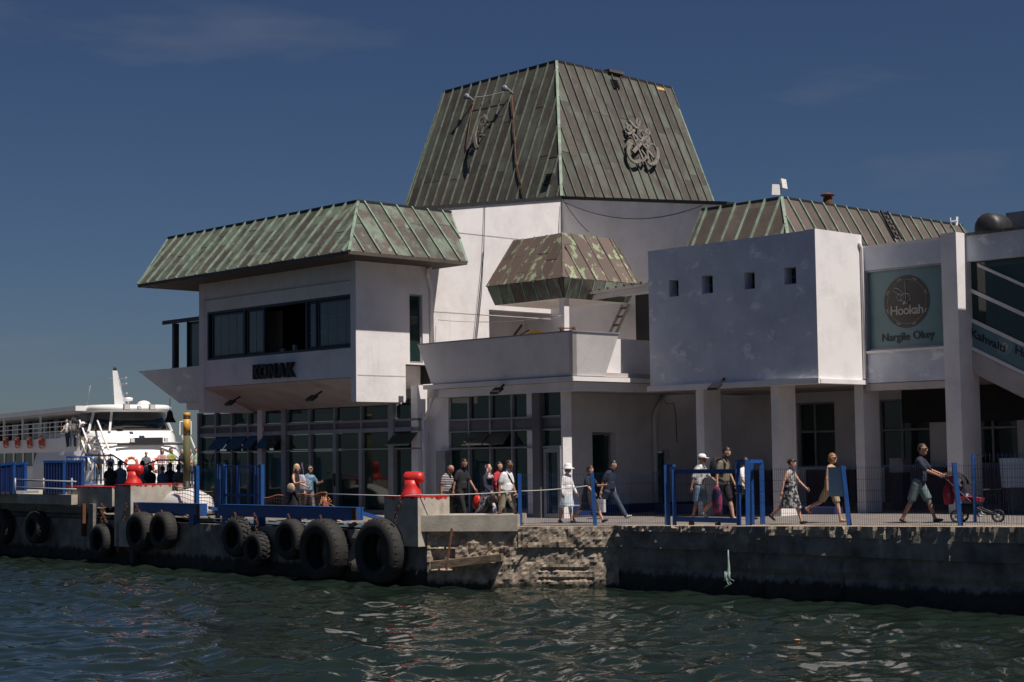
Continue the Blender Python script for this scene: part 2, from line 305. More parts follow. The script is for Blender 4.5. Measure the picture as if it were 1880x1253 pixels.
# ================================================================== the terminal building
GL0 = V3(-4.38, 50.63, 1.58); GL = GL0 + B * .6                                # foot of the ground floor glazing
K0 = on_plane(656, 738, GL0 - 1.3 * B, B); K0[2] = 0         # corner of the upper block
term = thing('ferry_terminal', (0, 52, 1.5), 'white waterside ferry terminal with green copper roofs and KONAK lettering', 'building')
def wall_holes(name, F, u0, u1, z0, z1, holes, thick, mt, parent):
    us = sorted({u0, u1, *[h[0] for h in holes], *[h[1] for h in holes]}); zs = sorted({z0, z1, *[h[2] for h in holes], *[h[3] for h in holes]})
    us = [u for u in us if u0 <= u <= u1]; zs = [z for z in zs if z0 <= z <= z1]
    nu, nz_ = len(us) - 1, len(zs) - 1
    sol = [[not any(h[0] <= (us[i] + us[i + 1]) / 2 <= h[1] and h[2] <= (zs[j] + zs[j + 1]) / 2 <= h[3] for h in holes) for j in range(nz_)] for i in range(nu)]
    m = MB(); S = lambda i, j: 0 <= i < nu and 0 <= j < nz_ and sol[i][j]
    for i in range(nu):
        for j in range(nz_):
            if not sol[i][j]: continue
            a, b, c, d = us[i], us[i + 1], zs[j], zs[j + 1]
            f = [F.p(a, c), F.p(b, c), F.p(b, d), F.p(a, d)]; k = [F.p(a, c, -thick), F.p(b, c, -thick), F.p(b, d, -thick), F.p(a, d, -thick)]
            m.add(f, [(0, 1, 2, 3)]); m.add(k, [(3, 2, 1, 0)])
            for (di, dj, e) in ((-1, 0, (0, 3)), (1, 0, (2, 1)), (0, -1, (1, 0)), (0, 1, (3, 2))):
                if not S(i + di, j + dj): m.add([f[e[0]], f[e[1]], k[e[1]], k[e[0]]], [(0, 1, 2, 3)])
    return m.build(name, mt, parent)
def clip(poly, a, b, c):   # keep a*x+b*y<=c
    out = []
    for i in range(len(poly)):
        p, q = poly[i], poly[(i + 1) % len(poly)]; dp = a * p[0] + b * p[1] - c; dq = a * q[0] + b * q[1] - c
        if dp <= 0: out.append(p)
        if dp * dq < 0: t = dp / (dp - dq); out.append((p[0] + (q[0] - p[0]) * t, p[1] + (q[1] - p[1]) * t))
    return out
def roof_face(parent, poly, inside, udir, w, courses, pm, sm_, phase=.5, seed=0, rib=(.04, .055), jit=.12):
    """standing-seam sheets on a planar polygon: every sheet and every seam a piece of its own"""
    r = np.random.default_rng(seed); P3 = [np.asarray(q, float) for q in poly]
    n = np.cross(P3[1] - P3[0], P3[2] - P3[0]); n /= np.linalg.norm(n)
    if np.dot(n, P3[0] - inside) < 0: n = -n
    u = np.asarray(udir, float); u = u - n * np.dot(u, n); u /= np.linalg.norm(u); v = np.cross(n, u)
    if v[2] < 0: v = -v
    o = P3[0]; P2 = [(float(np.dot(q - o, u)), float(np.dot(q - o, v))) for q in P3]
    U0, U1 = min(p[0] for p in P2), max(p[0] for p in P2); V0, V1 = min(p[1] for p in P2), max(p[1] for p in P2)
    to3 = lambda a, b, h=0: o + u * a + v * b + n * h
    k0 = math.floor((U0 - phase) / w); lines = [phase + k * w for k in range(k0, int((U1 - U0) / w) + k0 + 3)]
    for i in range(len(lines) - 1):
        strip = clip(clip(P2, -1, 0, -lines[i] - .004), 1, 0, lines[i + 1] - .004)
        if len(strip) < 3: continue
        cs = [V0 - 1] + [V0 + (V1 - V0) * (c + r.normal() * jit * .25) for c in courses] + [V1 + 1]
        for j in range(len(cs) - 1):
            pc = clip(clip(strip, 0, -1, -cs[j] - .004), 0, 1, cs[j + 1] - .004)
            if len(pc) < 3: continue
            ar = abs(sum(pc[k][0] * pc[(k + 1) % len(pc)][1] - pc[(k + 1) % len(pc)][0] * pc[k][1] for k in range(len(pc)))) / 2
            if ar < .02: continue
            h = r.random() * .012; m = MB(); m.prism([to3(a, b, .004 + h * .3) for a, b in pc], n * (.012 + h)); m.build('roof_panel', pm, parent)
    for x in lines:
        vs = []
        for i in range(len(P2)):
            p, q = P2[i], P2[(i + 1) % len(P2)]
            if (p[0] - x) * (q[0] - x) < 0: t = (x - p[0]) / (q[0] - p[0]); vs.append(p[1] + (q[1] - p[1]) * t)
        if len(vs) >= 2 and max(vs) - min(vs) > .15:
            m = MB(); m.par(to3(x - rib[0] / 2, min(vs), .01), u * rib[0], v * (max(vs) - min(vs)), n * (rib[1])); m.build('standing_seam', sm_, parent)
def hip(parent, p, q, mt, w=.07): m = MB(); m.bar(p, q, w); m.build('hip_ridge', mt, parent)
# ---- upper block with the KONAK lettering
PK = Face(K0, A, -B); PKR = Face(K0, B, -A)
LK = PK.uz(367, 600)[0]; K1u = PKR.uz(794, 600)[0]
ZT = 9.13; ZB = 5.64; ZS = 4.90
wu0, wz1 = PK.uz(649, 539); wu1, wz0 = PK.uz(380, 662)
wz1 = (wz1 + PK.uz(380, 574)[1]) / 2; wz0 = (wz0 + PK.uz(649, 639)[1]) / 2
wall_holes('wall', PK, .26, LK - .3, ZB, ZT + .2, [(wu0, wu1, wz0, wz1)], .25, white, term)
m = MB(); m.fbox(PK, .004, .26, ZS + .02, ZT + .2, -.4, .035); m.build('corner_pier', white, term)
m = MB(); m.fbox(PK, LK - .3, LK, ZS - .1, ZT + .2, -6.5, .035); m.build('end_wall', white, term)
m = MB(); m.fbox(PK, .26, LK - .3, ZT - .62, ZT - .58, .0, .012); m.build('render_joint', soffit, term)
# sloping underside
m = MB(); a0, a1 = .26, LK - .3
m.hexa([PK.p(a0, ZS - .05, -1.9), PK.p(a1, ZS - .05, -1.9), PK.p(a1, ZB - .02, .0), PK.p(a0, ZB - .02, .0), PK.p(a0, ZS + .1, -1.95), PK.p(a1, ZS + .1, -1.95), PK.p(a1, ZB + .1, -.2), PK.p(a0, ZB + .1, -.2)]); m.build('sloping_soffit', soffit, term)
# window strip
def frame_rect(F, u0, u1, z0, z1, w, d0, d1, mt, parent, name='window_frame'):
    m = MB(); m.fbox(F, u0, u1, z0, z0 + w, d0, d1); m.fbox(F, u0, u1, z1 - w, z1, d0, d1); m.fbox(F, u0, u0 + w, z0 + w, z1 - w, d0, d1); m.fbox(F, u1 - w, u1, z0 + w, z1 - w, d0, d1)
    return m.build(name, mt, parent)
fr = frame_rect(PK, wu0 + .004, wu1 - .004, wz0 + .004, wz1 - .004, .075, -.2, -.02, navy, term, 'ribbon_window')
cx = lambda c: c / 2.9375 + 240
def pk_u(c): return PK.uz(cx(c), 600)[0]
for (c0, c1, kind, nv, nh) in ((430, 600, 'p', 3, 1), (618, 708, 'p', 1, 2), (945, 992, 'p', 0, 2), (1000, 1196, 'p', 3, 2)):
    u1, u0 = pk_u(c0), pk_u(c1); z0, z1 = wz0 + .10, wz1 - .10
    sash = frame_rect(PK, u0, u1, z0, z1, .05, -.15, -.07, navy, fr, 'sash'); m = MB(); m.fbox(PK, u0 + .052, u1 - .052, z0 + .052, z1 - .052, -.12, -.105); m.build('pane', glass_pale, fr)
    m = MB()
    for k in range(nv): uu = u0 + (u1 - u0) * (k + 1) / (nv + 1); m.fbox(PK, uu - .009, uu + .009, z0 + .06, z1 - .06, -.104, -.094)
    for k in range(nh): zz = z0 + (z1 - z0) * (k + 1) / (nh + 1); m.fbox(PK, u0 + .06, u1 - .06, zz - .008, zz + .008, -.104, -.092)
    if m.v: m.build('glazing_bar', alu, fr)
for c in (608, 713, 942): m = MB(); u = pk_u(c); m.fbox(PK, u - .045, u + .045, wz0 + .08, wz1 - .08, -.18, -.03); m.build('mullion', navy, fr)
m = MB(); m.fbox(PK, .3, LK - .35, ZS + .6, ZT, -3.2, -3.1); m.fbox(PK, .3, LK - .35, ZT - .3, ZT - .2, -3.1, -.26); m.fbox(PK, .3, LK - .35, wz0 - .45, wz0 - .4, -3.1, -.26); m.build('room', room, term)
for c, hh in ((750, .14), (815, .22), (895, .16)):
    m = MB(); u = pk_u(c); m.fbox(PK, u - .06, u + .06, wz0 + .08, wz0 + .08 + hh, -.55, -.45); m.build('chair_back', inkgrey, term)
# right face of the block
nw0 = PKR.uz(752, 600)[0]; nw1 = PKR.uz(776, 600)[0]; nz0 = PKR.uz(760, 667)[1]; nz1 = PKR.uz(757, 540)[1]
zq = nz0 - .04; uq = PKR.uz(745, 700)[0]
wall_holes('wall', PKR, -.03, K1u, ZS, ZT + .2, [(nw0, nw1, nz0, nz1), (uq, K1u, ZS, zq)], .22, white, term)
m = MB(); m.fbox(PKR, uq - .1, K1u, ZS, zq + .1, -.95, -.75); m.fbox(PKR, uq - .1, K1u, zq + .01, zq + .08, -.8, -.2); m.build('recessed_wall', white, term)
nwf = frame_rect(PKR, nw0 + .004, nw1 - .004, nz0 + .004, nz1 - .004, .05, -.18, -.06, alu, term, 'narrow_window')
m = MB(); m.fbox(PKR, nw0 + .055, nw1 - .055, nz0 + .055, nz1 - .055, -.14, -.12); m.build('pane', glass, nwf)
zz = PKR.uz(700, 691)[1]; m = MB(); m.fbox(PKR, .02, uq, zz, zz + .03, 0, .006); m.build('render_joint', soffit, term)
m = MB(); pu = PKR.uz(783, 520)[0]; m.tube([PKR.p(pu - .15, ZT - .1, .25), PKR.p(pu - .05, ZT - .3, .12), PKR.p(pu + .12, ZT - .75, .09), PKR.p(pu + .14, 6.6, .09)], .055, 8); m.build('downpipe', white, term)
# mansard of the block
o_ = 1.15; E0 = K0 - o_ * (A + B); R0 = K0 + .4 * (A + B)
ze = on_plane(653.6, 461, E0, np.array([0, 1., 0]))[2]; zr = on_plane(658, 371, R0, np.array([0, 1., 0]))[2]
def along(p, d, x, y): n = np.array([d[1], -d[0], 0]); q = on_plane(x, y, p, n); return float(np.dot(q - p, d))
tEL = along(E0, A, 254, 521); tRL = along(R0, A, 310, 442); tER = along(E0, B, 857, 475); tRR = along(R0, B, 827, 392)
zv = lambda p, z: np.array([p[0], p[1], z])
e0, r0 = zv(E0, ze), zv(R0, zr); eL, rL = zv(E0 + A * tEL, ze), zv(R0 + A * tRL, zr); eR, rR = zv(E0 + B * tER, ze), zv(R0 + B * tRR, zr)
WB = 8.0; eLb, rLb = eL + B * WB, rL + B * (WB - 2.2); ins = zv(K0 + 2 * A + 2 * B, ze)
mr = MB(); mr.add([e0, eL, rL, r0], [(0, 1, 2, 3)]); mr.add([e0, r0, rR, eR], [(0, 1, 2, 3)]); mr.add([eL, eLb, rLb, rL], [(0, 1, 2, 3)]); mr.add([r0, rL, rLb, rR], [(0, 1, 2, 3)]); mr.add([rR, eR, eR + B * .1 + A * 3, rR + A * 3], [(0, 1, 2, 3)])
kr = mr.build('block_roof', copper_brown, term)
roof_face(kr, [e0, eL, rL, r0], ins, A, .60, [.33, .7], copper, seam, .28, 1, (.05, .07), .5)
roof_face(kr, [e0, eR, rR, r0], ins, B, .62, [.6], copper, seam, .5, 2, (.05, .07), .5)
roof_face(kr, [eL, eLb, rLb, rL], ins, B, .6, [.5], copper, seam, .4, 3)
hip(kr, e0, r0, seam, .09); hip(kr, eL, rL, seam, .07); hip(kr, eR, rR, seam, .07)
m = MB(); m.bar(r0 + UP * .02, rL + UP * .02, .12, .08); m.bar(r0 + UP * .02, rR + UP * .02, .12, .08); m.build('roof_edge', darkmetal, kr)
m = MB(); m.prism([zv(q, ze - .09) for q in (e0 + (A + B) * .04, eL + B * .04 - A * .04, eLb - A * .04, eR + A * 6, eR + A * .04)], UP * .07); m.build('eave_soffit', greywood, kr)
m = MB(); m.bar(e0 - UP * .04, eL - UP * .04, .05, .1); m.bar(e0 - UP * .04, eR - UP * .04, .05, .1); m.bar(eL - UP * .04, eLb - UP * .04, .05, .1); m.build('eave_fascia', copper_brown, kr)
# lettering
def text_mesh(name, s, size, F, u, z, d, mt, parent, ext=.03, off=0, lean=0, rightward=None, space=1.0, align='CENTER', sx=1.0):
    cu = bpy.data.curves.new(name, 'FONT'); cu.body = s; cu.size = size; cu.extrude = ext; cu.offset = off; cu.align_x = align; cu.space_character = space; cu.resolution_u = 3
    t = bpy.data.objects.new(name, cu); col.objects.link(t); bpy.context.view_layer.update()
    me = bpy.data.meshes.new_from_object(t.evaluated_get(bpy.context.evaluated_depsgraph_get())); bpy.data.objects.remove(t)
    rt = np.asarray(rightward); upv = UP + rt * lean; o = F.p(u, z, d) - parent_loc(parent)
    for v in me.vertices: c = v.co.copy(); v.co = Vector(o + rt * c.x * sx + upv * c.y + F.n * c.z)
    me.materials.clear(); me.materials.append(mt); me.name = name
    ob = bpy.data.objects.new(name, me); col.objects.link(ob); ob.parent = parent; return ob
for ch, xp in zip('KONAK', (476.0, 489.3, 505.5, 522.0, 537.5)):
    u, z = PK.uz(xp, 695.5 - (xp - 476) * .062); text_mesh('sign_letter', ch, .62, PK, u, z, .09, black, term, .06, .022, rightward=-A, sx=.92)
# ---- ground floor glazing under the block
PG = Face(GL, A, -B)
cy2 = lambda c: c / 3.2125 + 700; cx2 = lambda c: c / 3.2125 + 340
def gu(c): return PG.uz(cx2(c), 850)[0]
FZ = 1.5
zrow = [PG.uz(cx2(670), cy2(y))[1] for y in (245, 258, 292, 316, 405, 414)]   # transom levels
zr_top, zr_a, zr_b, zr_c, zr_d, zr_e = zrow
ZG = 4.88
gz = MB(); gz.fbox(PG, gu(1380), gu(90), FZ - .1, FZ + .12, -.1, .03); glz = gz.build('glazed_front', alu, term)
def post(c0, c1, mt, d=.06, zz=(FZ, ZG), F=PG, g=gu, par=None): m = MB(); m.fbox(F, g(c1), g(c0), zz[0], zz[1], -.12, d); m.build('post', mt, par or glz)
for c0, c1 in ((84, 92), (440, 466), (580, 606), (1212, 1242)): post(c0, c1, white if c0 == 440 else alu, .1)
for c in (185, 280, 378, 740, 888, 1046): post(c - 4, c + 4, alu)
def pane(F, u0, u1, z0, z1, mt, parent, d=-.05, name='pane'): m = MB(); m.fbox(F, u0 + .012, u1 - .012, z0 + .012, z1 - .012, d - .015, d); return m.build(name, mt, parent)
def transom(F, u0, u1, z0, z1, mt, parent, d=.05): m = MB(); m.fbox(F, u0, u1, z0, z1, -.1, d); m.build('transom', mt, parent)
bays = [(92, 181), (189, 276), (284, 374), (382, 440), (466, 580), (606, 736), (744, 884), (892, 1042), (1050, 1212), (1242, 1380)]
hop = {1: glass_teal, 2: glass_teal, 3: glass_teal, 4: glass_teal, 9: glass}
for k, (c0, c1) in enumerate(bays):
    u1, u0 = gu(c0), gu(c1)
    pane(PG, u0, u1, zr_top, ZG - .04, glass, glz); transom(PG, u0, u1, zr_a, zr_top, alu, glz)
    m = MB(); m.fbox(PG, u0, u1, zr_b, zr_a, -.08, .0); m.build('spandrel', spandrel, glz)
    transom(PG, u0, u1, zr_c, zr_b, alu, glz)
    if k in hop:   # top-hung light standing open
        m = MB(); p0, p1 = PG.p(u0, zr_c, .02), PG.p(u1, zr_c, .02); q0, q1 = PG.p(u0, zr_d + .06, .42), PG.p(u1, zr_d + .06, .42); t = -PG.n * .02
        m.hexa([q0 + t, q1 + t, q1, q0, p0 + t, p1 + t, p1, p0]); m.build('open_light', hop[k], glz)
        m = MB(); m.fbox(PG, u0, u1, zr_d, zr_c, -.4, -.38); m.build('pane', room, glz)
    else: pane(PG, u0, u1, zr_d, zr_c, glass, glz)
    transom(PG, u0, u1, zr_e, zr_d, alu, glz); pane(PG, u0, u1, FZ + .1, zr_e, glass, glz)
for c in (744, 884, 892, 1036): m = MB(); u = gu(c); m.fbox(PG, u - .05, u + .05, FZ + .1, zr_c, -.07, .055); m.build('door_stile', alu, glz)
m = MB(); m.fbox(PG, gu(894), gu(882), 2.35, 2.75, .06, .11); m.build('door_handle', darkmetal, glz)
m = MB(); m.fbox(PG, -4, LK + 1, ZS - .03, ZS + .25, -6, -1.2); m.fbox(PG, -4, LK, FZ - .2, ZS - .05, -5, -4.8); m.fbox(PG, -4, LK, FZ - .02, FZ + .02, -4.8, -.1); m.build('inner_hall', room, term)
# ---- glazing under the balcony, one step further back
P2o = V3(0, 47.45, 1.5); G2 = Face(P2o, A, -B)
cx3 = lambda c: c / 3.133 + 780; cy3 = lambda c: c / 3.133 + 700
def g2(c): return G2.uz(cx3(c), 850)[0]
uL = gu(1380); pr = PG.p(uL, 0); g2start = float(np.dot(pr - G2.o, G2.u))
m = MB(); F3 = Face(PG.p(uL, 0), B, -A); dlen = float(np.dot(G2.o - PG.p(uL, 0), B)); m.fbox(F3, -.05, dlen + .1, FZ - .2, ZS + .5, -.3, 0); m.build('return_wall', white, term)
m = MB(); m.fbox(G2, g2(142), g2start, FZ - .2, ZS + .5, -.3, .03); m.build('wall', white, term)
zr2 = [G2.uz(cx3(390), cy3(y))[1] for y in (60, 212, 222, 283, 291, 380, 390)]
gz2 = MB(); gz2.fbox(G2, g2(785), g2(145), FZ - .1, FZ + .1, -.1, .03); gl2 = gz2.build('glazed_front', alu, term)
for c0, c1 in ((256, 264), (379, 387), (504, 512), (628, 640)): post(c0, c1, alu, .05, (FZ, zr2[0] + .5), G2, g2, gl2)
m = MB(); m.fbox(G2, g2(683), g2(640), FZ, 5.4, -.12, .14); m.build('post', spandrel, gl2)
for k, (c0, c1) in enumerate(((147, 256), (264, 379), (387, 504), (512, 628), (685, 785))):
    u1, u0 = g2(c0), g2(c1)
    pane(G2, u0, u1, zr2[1], 5.35, glass, gl2); transom(G2, u0, u1, zr2[2], zr2[1], alu, gl2)
    m = MB(); m.fbox(G2, u0, u1, zr2[3], zr2[2], -.08, 0); m.build('spandrel', spandrel, gl2)
    transom(G2, u0, u1, zr2[4], zr2[3], alu, gl2)
    if k in (1, 2):
        m = MB(); p0, p1 = G2.p(u0, zr2[4], .02), G2.p(u1, zr2[4], .02); q0, q1 = G2.p(u0, zr2[5] + .06, .38), G2.p(u1, zr2[5] + .06, .38); t = -G2.n * .02
        m.hexa([q0 + t, q1 + t, q1, q0, p0 + t, p1 + t, p1, p0]); m.build('open_light', glass, gl2)
    else: pane(G2, u0, u1, zr2[5], zr2[4], glass, gl2)
    transom(G2, u0, u1, zr2[6], zr2[5], alu, gl2); pane(G2, u0, u1, FZ + .1, zr2[6], glass, gl2)
uD0, uD1 = g2(787), g2(690); frame_rect(G2, uD0, uD1, FZ + .02, zr2[6] - .02, .11, -.06, .06, alu, gl2, 'door_frame')
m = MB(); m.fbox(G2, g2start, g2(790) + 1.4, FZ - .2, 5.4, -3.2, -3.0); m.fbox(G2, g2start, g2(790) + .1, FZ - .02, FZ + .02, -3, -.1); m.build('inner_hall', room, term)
# plain wall with a recessed door, turning the corner at its end
uc = G2.uz(1034, 850)[0]
m = MB(); m.fbox(G2, uc, g2(786), FZ - .2, 5.45, -.35, 0); m.build('wall', white, term)
C4 = G2.p(uc, 0) + A * 1.1; F4 = Face(C4, B, -A); u4 = F4.uz(1300, 850)[0] + .6
ud0, ud1 = F4.uz(1088, 850)[0], F4.uz(1131, 850)[0]; zd = F4.uz(1110, 794)[1]
d40, d41 = F4.uz(1205, 850)[0], F4.uz(1231, 850)[0]; zd4 = F4.uz(1215, 826)[1]
wall_holes('wall', F4, 0.01, u4, FZ - .2, 5.45, [(ud0, ud1, FZ - .2, zd), (d40, d41, FZ - .2, zd4)], .35, white, term)
df = frame_rect(F4, ud0 + .15, ud1 - .004, FZ + .0, zd - .01, .07, -.32, -.2, alu, term, 'side_door'); pane(F4, ud0 + .22, ud1 - .08, FZ + .08, zd - .08, glass, df, -.26)
df = frame_rect(F4, d40 + .004, d41 - .004, FZ, zd4 - .004, .06, -.28, -.15, white, term, 'service_door'); pane(F4, d40 + .07, d41 - .07, FZ + .05, zd4 - .07, glass, df, -.2)
# meter box, rainwater pipes
m = MB(); a_, b_ = G2.uz(812, 850)[0], G2.uz(829, 850)[0]; m.fbox(G2, b_, a_, G2.uz(820, 905)[1], G2.uz(820, 828)[1], .04, .25); m.build('meter_box', alu, term)
m = MB(); u_ = G2.uz(793, 850)[0]; m.tube([G2.p(u_, FZ, .3), G2.p(u_, 4.55, .3)], .06); m.tube([G2.p(u_ - .05, 4.35, .3), G2.p(u_ - .55, 5.2, .3)], .05); m.build('downpipe', white, term)
m = MB(); u_ = F4.uz(1198, 850)[0]; m.tube([F4.p(u_, FZ, .12), F4.p(u_, 4.35, .12), F4.p(u_ + .06, 4.55, .12), F4.p(u_ + .5, 5.05, .12)], .07); m.build('downpipe', white, term)
m = MB(); m.tube([F4.p(u_ + .3, 5.0, .1), F4.p(u_ + .6, 4.75, .1), F4.p(u_ + .9, 4.8, .1), F4.p(u_ + 1.0, 4.4, .1), F4.p(u_ + 1.02, 3.6, .1)], .012, 5); m.build('loose_cable', black, term)
# ---- flared balcony
Cb = PKR.p(0, 0) ; Kp = K0 + B * K1u - B * 1.0
cb = on_plane(1052, 690, Kp, B); cb0 = zv(cb, 0); zb0 = 5.42; fl_ = .32
ct0 = cb0 - fl_ * (A + B); zt0 = on_plane(1052, 609, ct0, np.array([0, 1., 0]))[2]
tbL = along(cb0, A, 792, 706); ttL = along(ct0, A, 767, 633); tbR = along(cb0, B, 1111, 692); ttR = along(ct0, B, 1136, 613)
bk = 1.2
def flare(name, b0, t0, tb, tt, d, inn, zb, zt, parent, mt):   # one leaning parapet slab along d
    m = MB(); th = inn * .16
    m.hexa([zv(b0, zb), zv(b0 + d * tb, zb), zv(b0 + d * tb + th, zb), zv(b0 + th, zb), zv(t0, zt), zv(t0 + d * tt, zt), zv(t0 + d * tt + th, zt), zv(t0 + th, zt)]); return m.build(name, mt, parent)
bal = thing  # (name kept free)
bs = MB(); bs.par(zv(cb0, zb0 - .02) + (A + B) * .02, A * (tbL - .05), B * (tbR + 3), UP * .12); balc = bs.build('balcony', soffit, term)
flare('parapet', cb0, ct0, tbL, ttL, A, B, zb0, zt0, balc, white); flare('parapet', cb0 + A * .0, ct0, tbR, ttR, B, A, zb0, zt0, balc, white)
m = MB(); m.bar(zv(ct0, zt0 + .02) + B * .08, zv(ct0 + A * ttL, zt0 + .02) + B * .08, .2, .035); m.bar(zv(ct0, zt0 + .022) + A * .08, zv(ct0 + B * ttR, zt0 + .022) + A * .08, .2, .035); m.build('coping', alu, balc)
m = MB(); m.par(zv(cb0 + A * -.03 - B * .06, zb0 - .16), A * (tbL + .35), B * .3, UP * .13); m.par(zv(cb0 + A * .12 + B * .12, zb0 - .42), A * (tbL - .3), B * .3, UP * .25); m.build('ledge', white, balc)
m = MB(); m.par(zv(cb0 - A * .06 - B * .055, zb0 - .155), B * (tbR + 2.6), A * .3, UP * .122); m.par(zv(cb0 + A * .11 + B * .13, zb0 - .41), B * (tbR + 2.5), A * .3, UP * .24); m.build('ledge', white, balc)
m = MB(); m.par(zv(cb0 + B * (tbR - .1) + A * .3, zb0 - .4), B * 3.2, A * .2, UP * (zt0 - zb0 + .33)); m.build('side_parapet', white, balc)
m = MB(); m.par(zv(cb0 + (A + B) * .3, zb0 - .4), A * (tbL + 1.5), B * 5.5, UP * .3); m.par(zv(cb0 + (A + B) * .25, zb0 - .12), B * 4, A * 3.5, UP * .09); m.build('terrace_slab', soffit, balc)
# ---- the tower
tb0 = at_y(1031, 361, 56.2); tt0 = at_y(1022, 113, 59.6); ztt = tt0[2]; tt1 = at_z(815, 170, ztt); tt2 = at_z(1231, 162, ztt); tt3 = tt1 + tt2 - tt0
nl = np.cross(tt1 - tt0, tb0 - tt0); nr = np.cross(tt2 - tt0, tb0 - tt0)
tb1 = on_plane(742, 384, tt0, nl); tb2 = on_plane(1310, 372, tt0, nr); tb3 = tb1 + tb2 - tb0
cen = (tb0 + tb1 + tb2 + tb3) / 4
mr = MB(); mr.add([tb0, tb1, tt1, tt0], [(0, 1, 2, 3)]); mr.add([tb0, tt0, tt2, tb2], [(0, 1, 2, 3)])
for a_, b_, c_, d_ in ((tb1, tb3, tt3, tt1), (tb3, tb2, tt2, tt3)): mr.add([a_, b_, c_, d_], [(0, 1, 2), (0, 2, 3)])
mr.add([tt0, tt1, tt3, tt2], [(0, 1, 2, 3)])
tr = mr.build('tower_roof', copper_brown, term)
roof_face(tr, [tb0, tb1, tt1, tt0], cen, tt1 - tt0, .43 * 1.28, [.30, .66], copper_tower, seam_dull, .2, 5, (.04, .075), .12)
roof_face(tr, [tb0, tb2, tt2, tt0], cen, tt2 - tt0, .43 * 1.2, [.30, .66], copper_tower, seam_dull, .2, 6, (.04, .075), .12)
hip(tr, tb0, tt0, seam, .10); hip(tr, tb1, tt1, seam, .08); hip(tr, tb2, tt2, seam, .08)
m = MB()
for a_, b_ in ((tt0, tt1), (tt0, tt2), (tt1, tt3), (tt2, tt3)): m.bar(a_, b_, .1, .1)
m.build('roof_edge', darkmetal, tr)
m = MB()
for a_, b_ in ((tb0, tb1), (tb0, tb2)): m.bar(a_ - UP * .05, b_ - UP * .05, .12, .1)
m.build('eave_trim', darkmetal, tr)
sh = lambda p: p + (cen - p) * .02
# two walls meeting in an inner corner below the roof, their tops raked
wc = at_y(1031, 366, 56.0); zlow = 5.0; BT = B * .93 + A * -.12; BT /= np.linalg.norm(BT)
FTL = Face(zv(wc, 0), -B, -A); FTR = Face(zv(wc, 0), -A, -B)
ul_ = FTL.uz(742, 384)[0]; url_ = FTR.uz(1336, 373)[0]
for F_, ue_, px_, py_ in ((FTL, ul_, 742, 388), (FTR, url_, 1336, 377)):
    z1_ = F_.uz(px_, py_)[1]; m = MB(); z0_ = wc[2]; zl_ = 8.0 if F_ is FTL else zlow
    if F_ is FTL: m.fbox(F_, F_.uz(898, 600)[0], ue_, zlow, zl_, -.3, 0)
    m.hexa([F_.p(0, zl_, 0), F_.p(ue_, zl_, 0), F_.p(ue_, zl_, -.3), F_.p(0, zl_, -.3), F_.p(0, z0_, 0), F_.p(ue_, z1_, 0), F_.p(ue_, z1_, -.3), F_.p(0, z0_, -.3)]); m.build('tower_wall', white, term)
    m = MB(); m.hexa([F_.p(-.05, z0_ - .0, .05), F_.p(ue_, z1_ - .0, .05), F_.p(ue_, z1_ + .0, -1.2), F_.p(-.05, z0_, -1.2), F_.p(-.05, z0_ + .11, .05), F_.p(ue_, z1_ + .11, .05), F_.p(ue_, z1_ + .11, -1.2), F_.p(-.05, z0_ + .11, -1.2)]); m.build('wall_flashing', darkmetal, term)
w4 = [sh(tb0) + (A + B) * .8, sh(tb1), sh(tb3), sh(tb2)]; m = MB()
m.add([zv(q, zlow) for q in w4] + [q - UP * .08 for q in w4], [(0, 1, 5, 4), (1, 2, 6, 5), (2, 3, 7, 6), (3, 0, 4, 7)]); m.build('tower_core', white, term)
for px in (1030,): pass
m = MB()
for y in (440, 583): z = FTL.uz(950, y)[1]; m.fbox(FTL, .2, 7.5, z, z + .025, 0, .008)
m.build('render_joint', soffit, term)
# cables and lightning conductor hanging down the tower
def cable(name, pts, r=.014, mt=black, parent=term): m = MB(); m.tube(pts, r, 5); return m.build(name, mt, parent)
def sag(p, q, s, n=12): return [p + (q - p) * t - UP * s * 4 * t * (1 - t) for t in np.linspace(0, 1, n)]
cable('hanging_cable', [FTL.p(*FTL.uz(888, 375), .06), FTL.p(*FTL.uz(884, 470), .1), FTL.p(*FTL.uz(868, 622), .1)])
cable('hanging_cable', [FTL.p(*FTL.uz(886, 460), .05), FTL.p(*FTL.uz(881, 545), .06), FTL.p(*FTL.uz(873, 622), .06)])
cable('slack_cable', sag(FTR.p(*FTR.uz(1040, 372), .12), FTR.p(*FTR.uz(1295, 378), .12), .5))
cable('slack_cable', sag(FTR.p(*FTR.uz(1036, 366), .08), FTR.p(*FTR.uz(1100, 428), .5), .1))
# things on the tower roof
NL = -nl / np.linalg.norm(nl); NL = NL if np.dot(NL, tt0 - cen) > 0 else -NL
NR = nr / np.linalg.norm(nr); NR = NR if np.dot(NR, tt0 - cen) > 0 else -NR
LP = lambda x, y, h=0: on_plane(x, y, tt0, NL) + NL * h
RP = lambda x, y, h=0: on_plane(x, y, tt0, NR) + NR * h
for x, y in ((872, 187), (942, 172)):
    p = LP(x, y); m = MB(); m.bar(p, p + NL * .3 + UP * .05, .05); m.lathe(p + NL * .28, [(.05, 0), (.09, .10), (.13, .2), (.02, .18)], 12, NL - UP * .2 + A * 0); m.build('horn_speaker', alu, tr)
cable('conductor_cable', [LP(944, 178, .12), LP(946, 220, .1), LP(951, 300, .1), LP(964, 362, .08)], .022, rust, tr)
cable('conductor_cable', sag(LP(877, 184, .2), LP(942, 170, .2), .05), .012, rope, tr)
cable('conductor_cable', [LP(872, 192, .1), LP(861, 260, .1), LP(858, 300, .06)], .016, rust, tr)
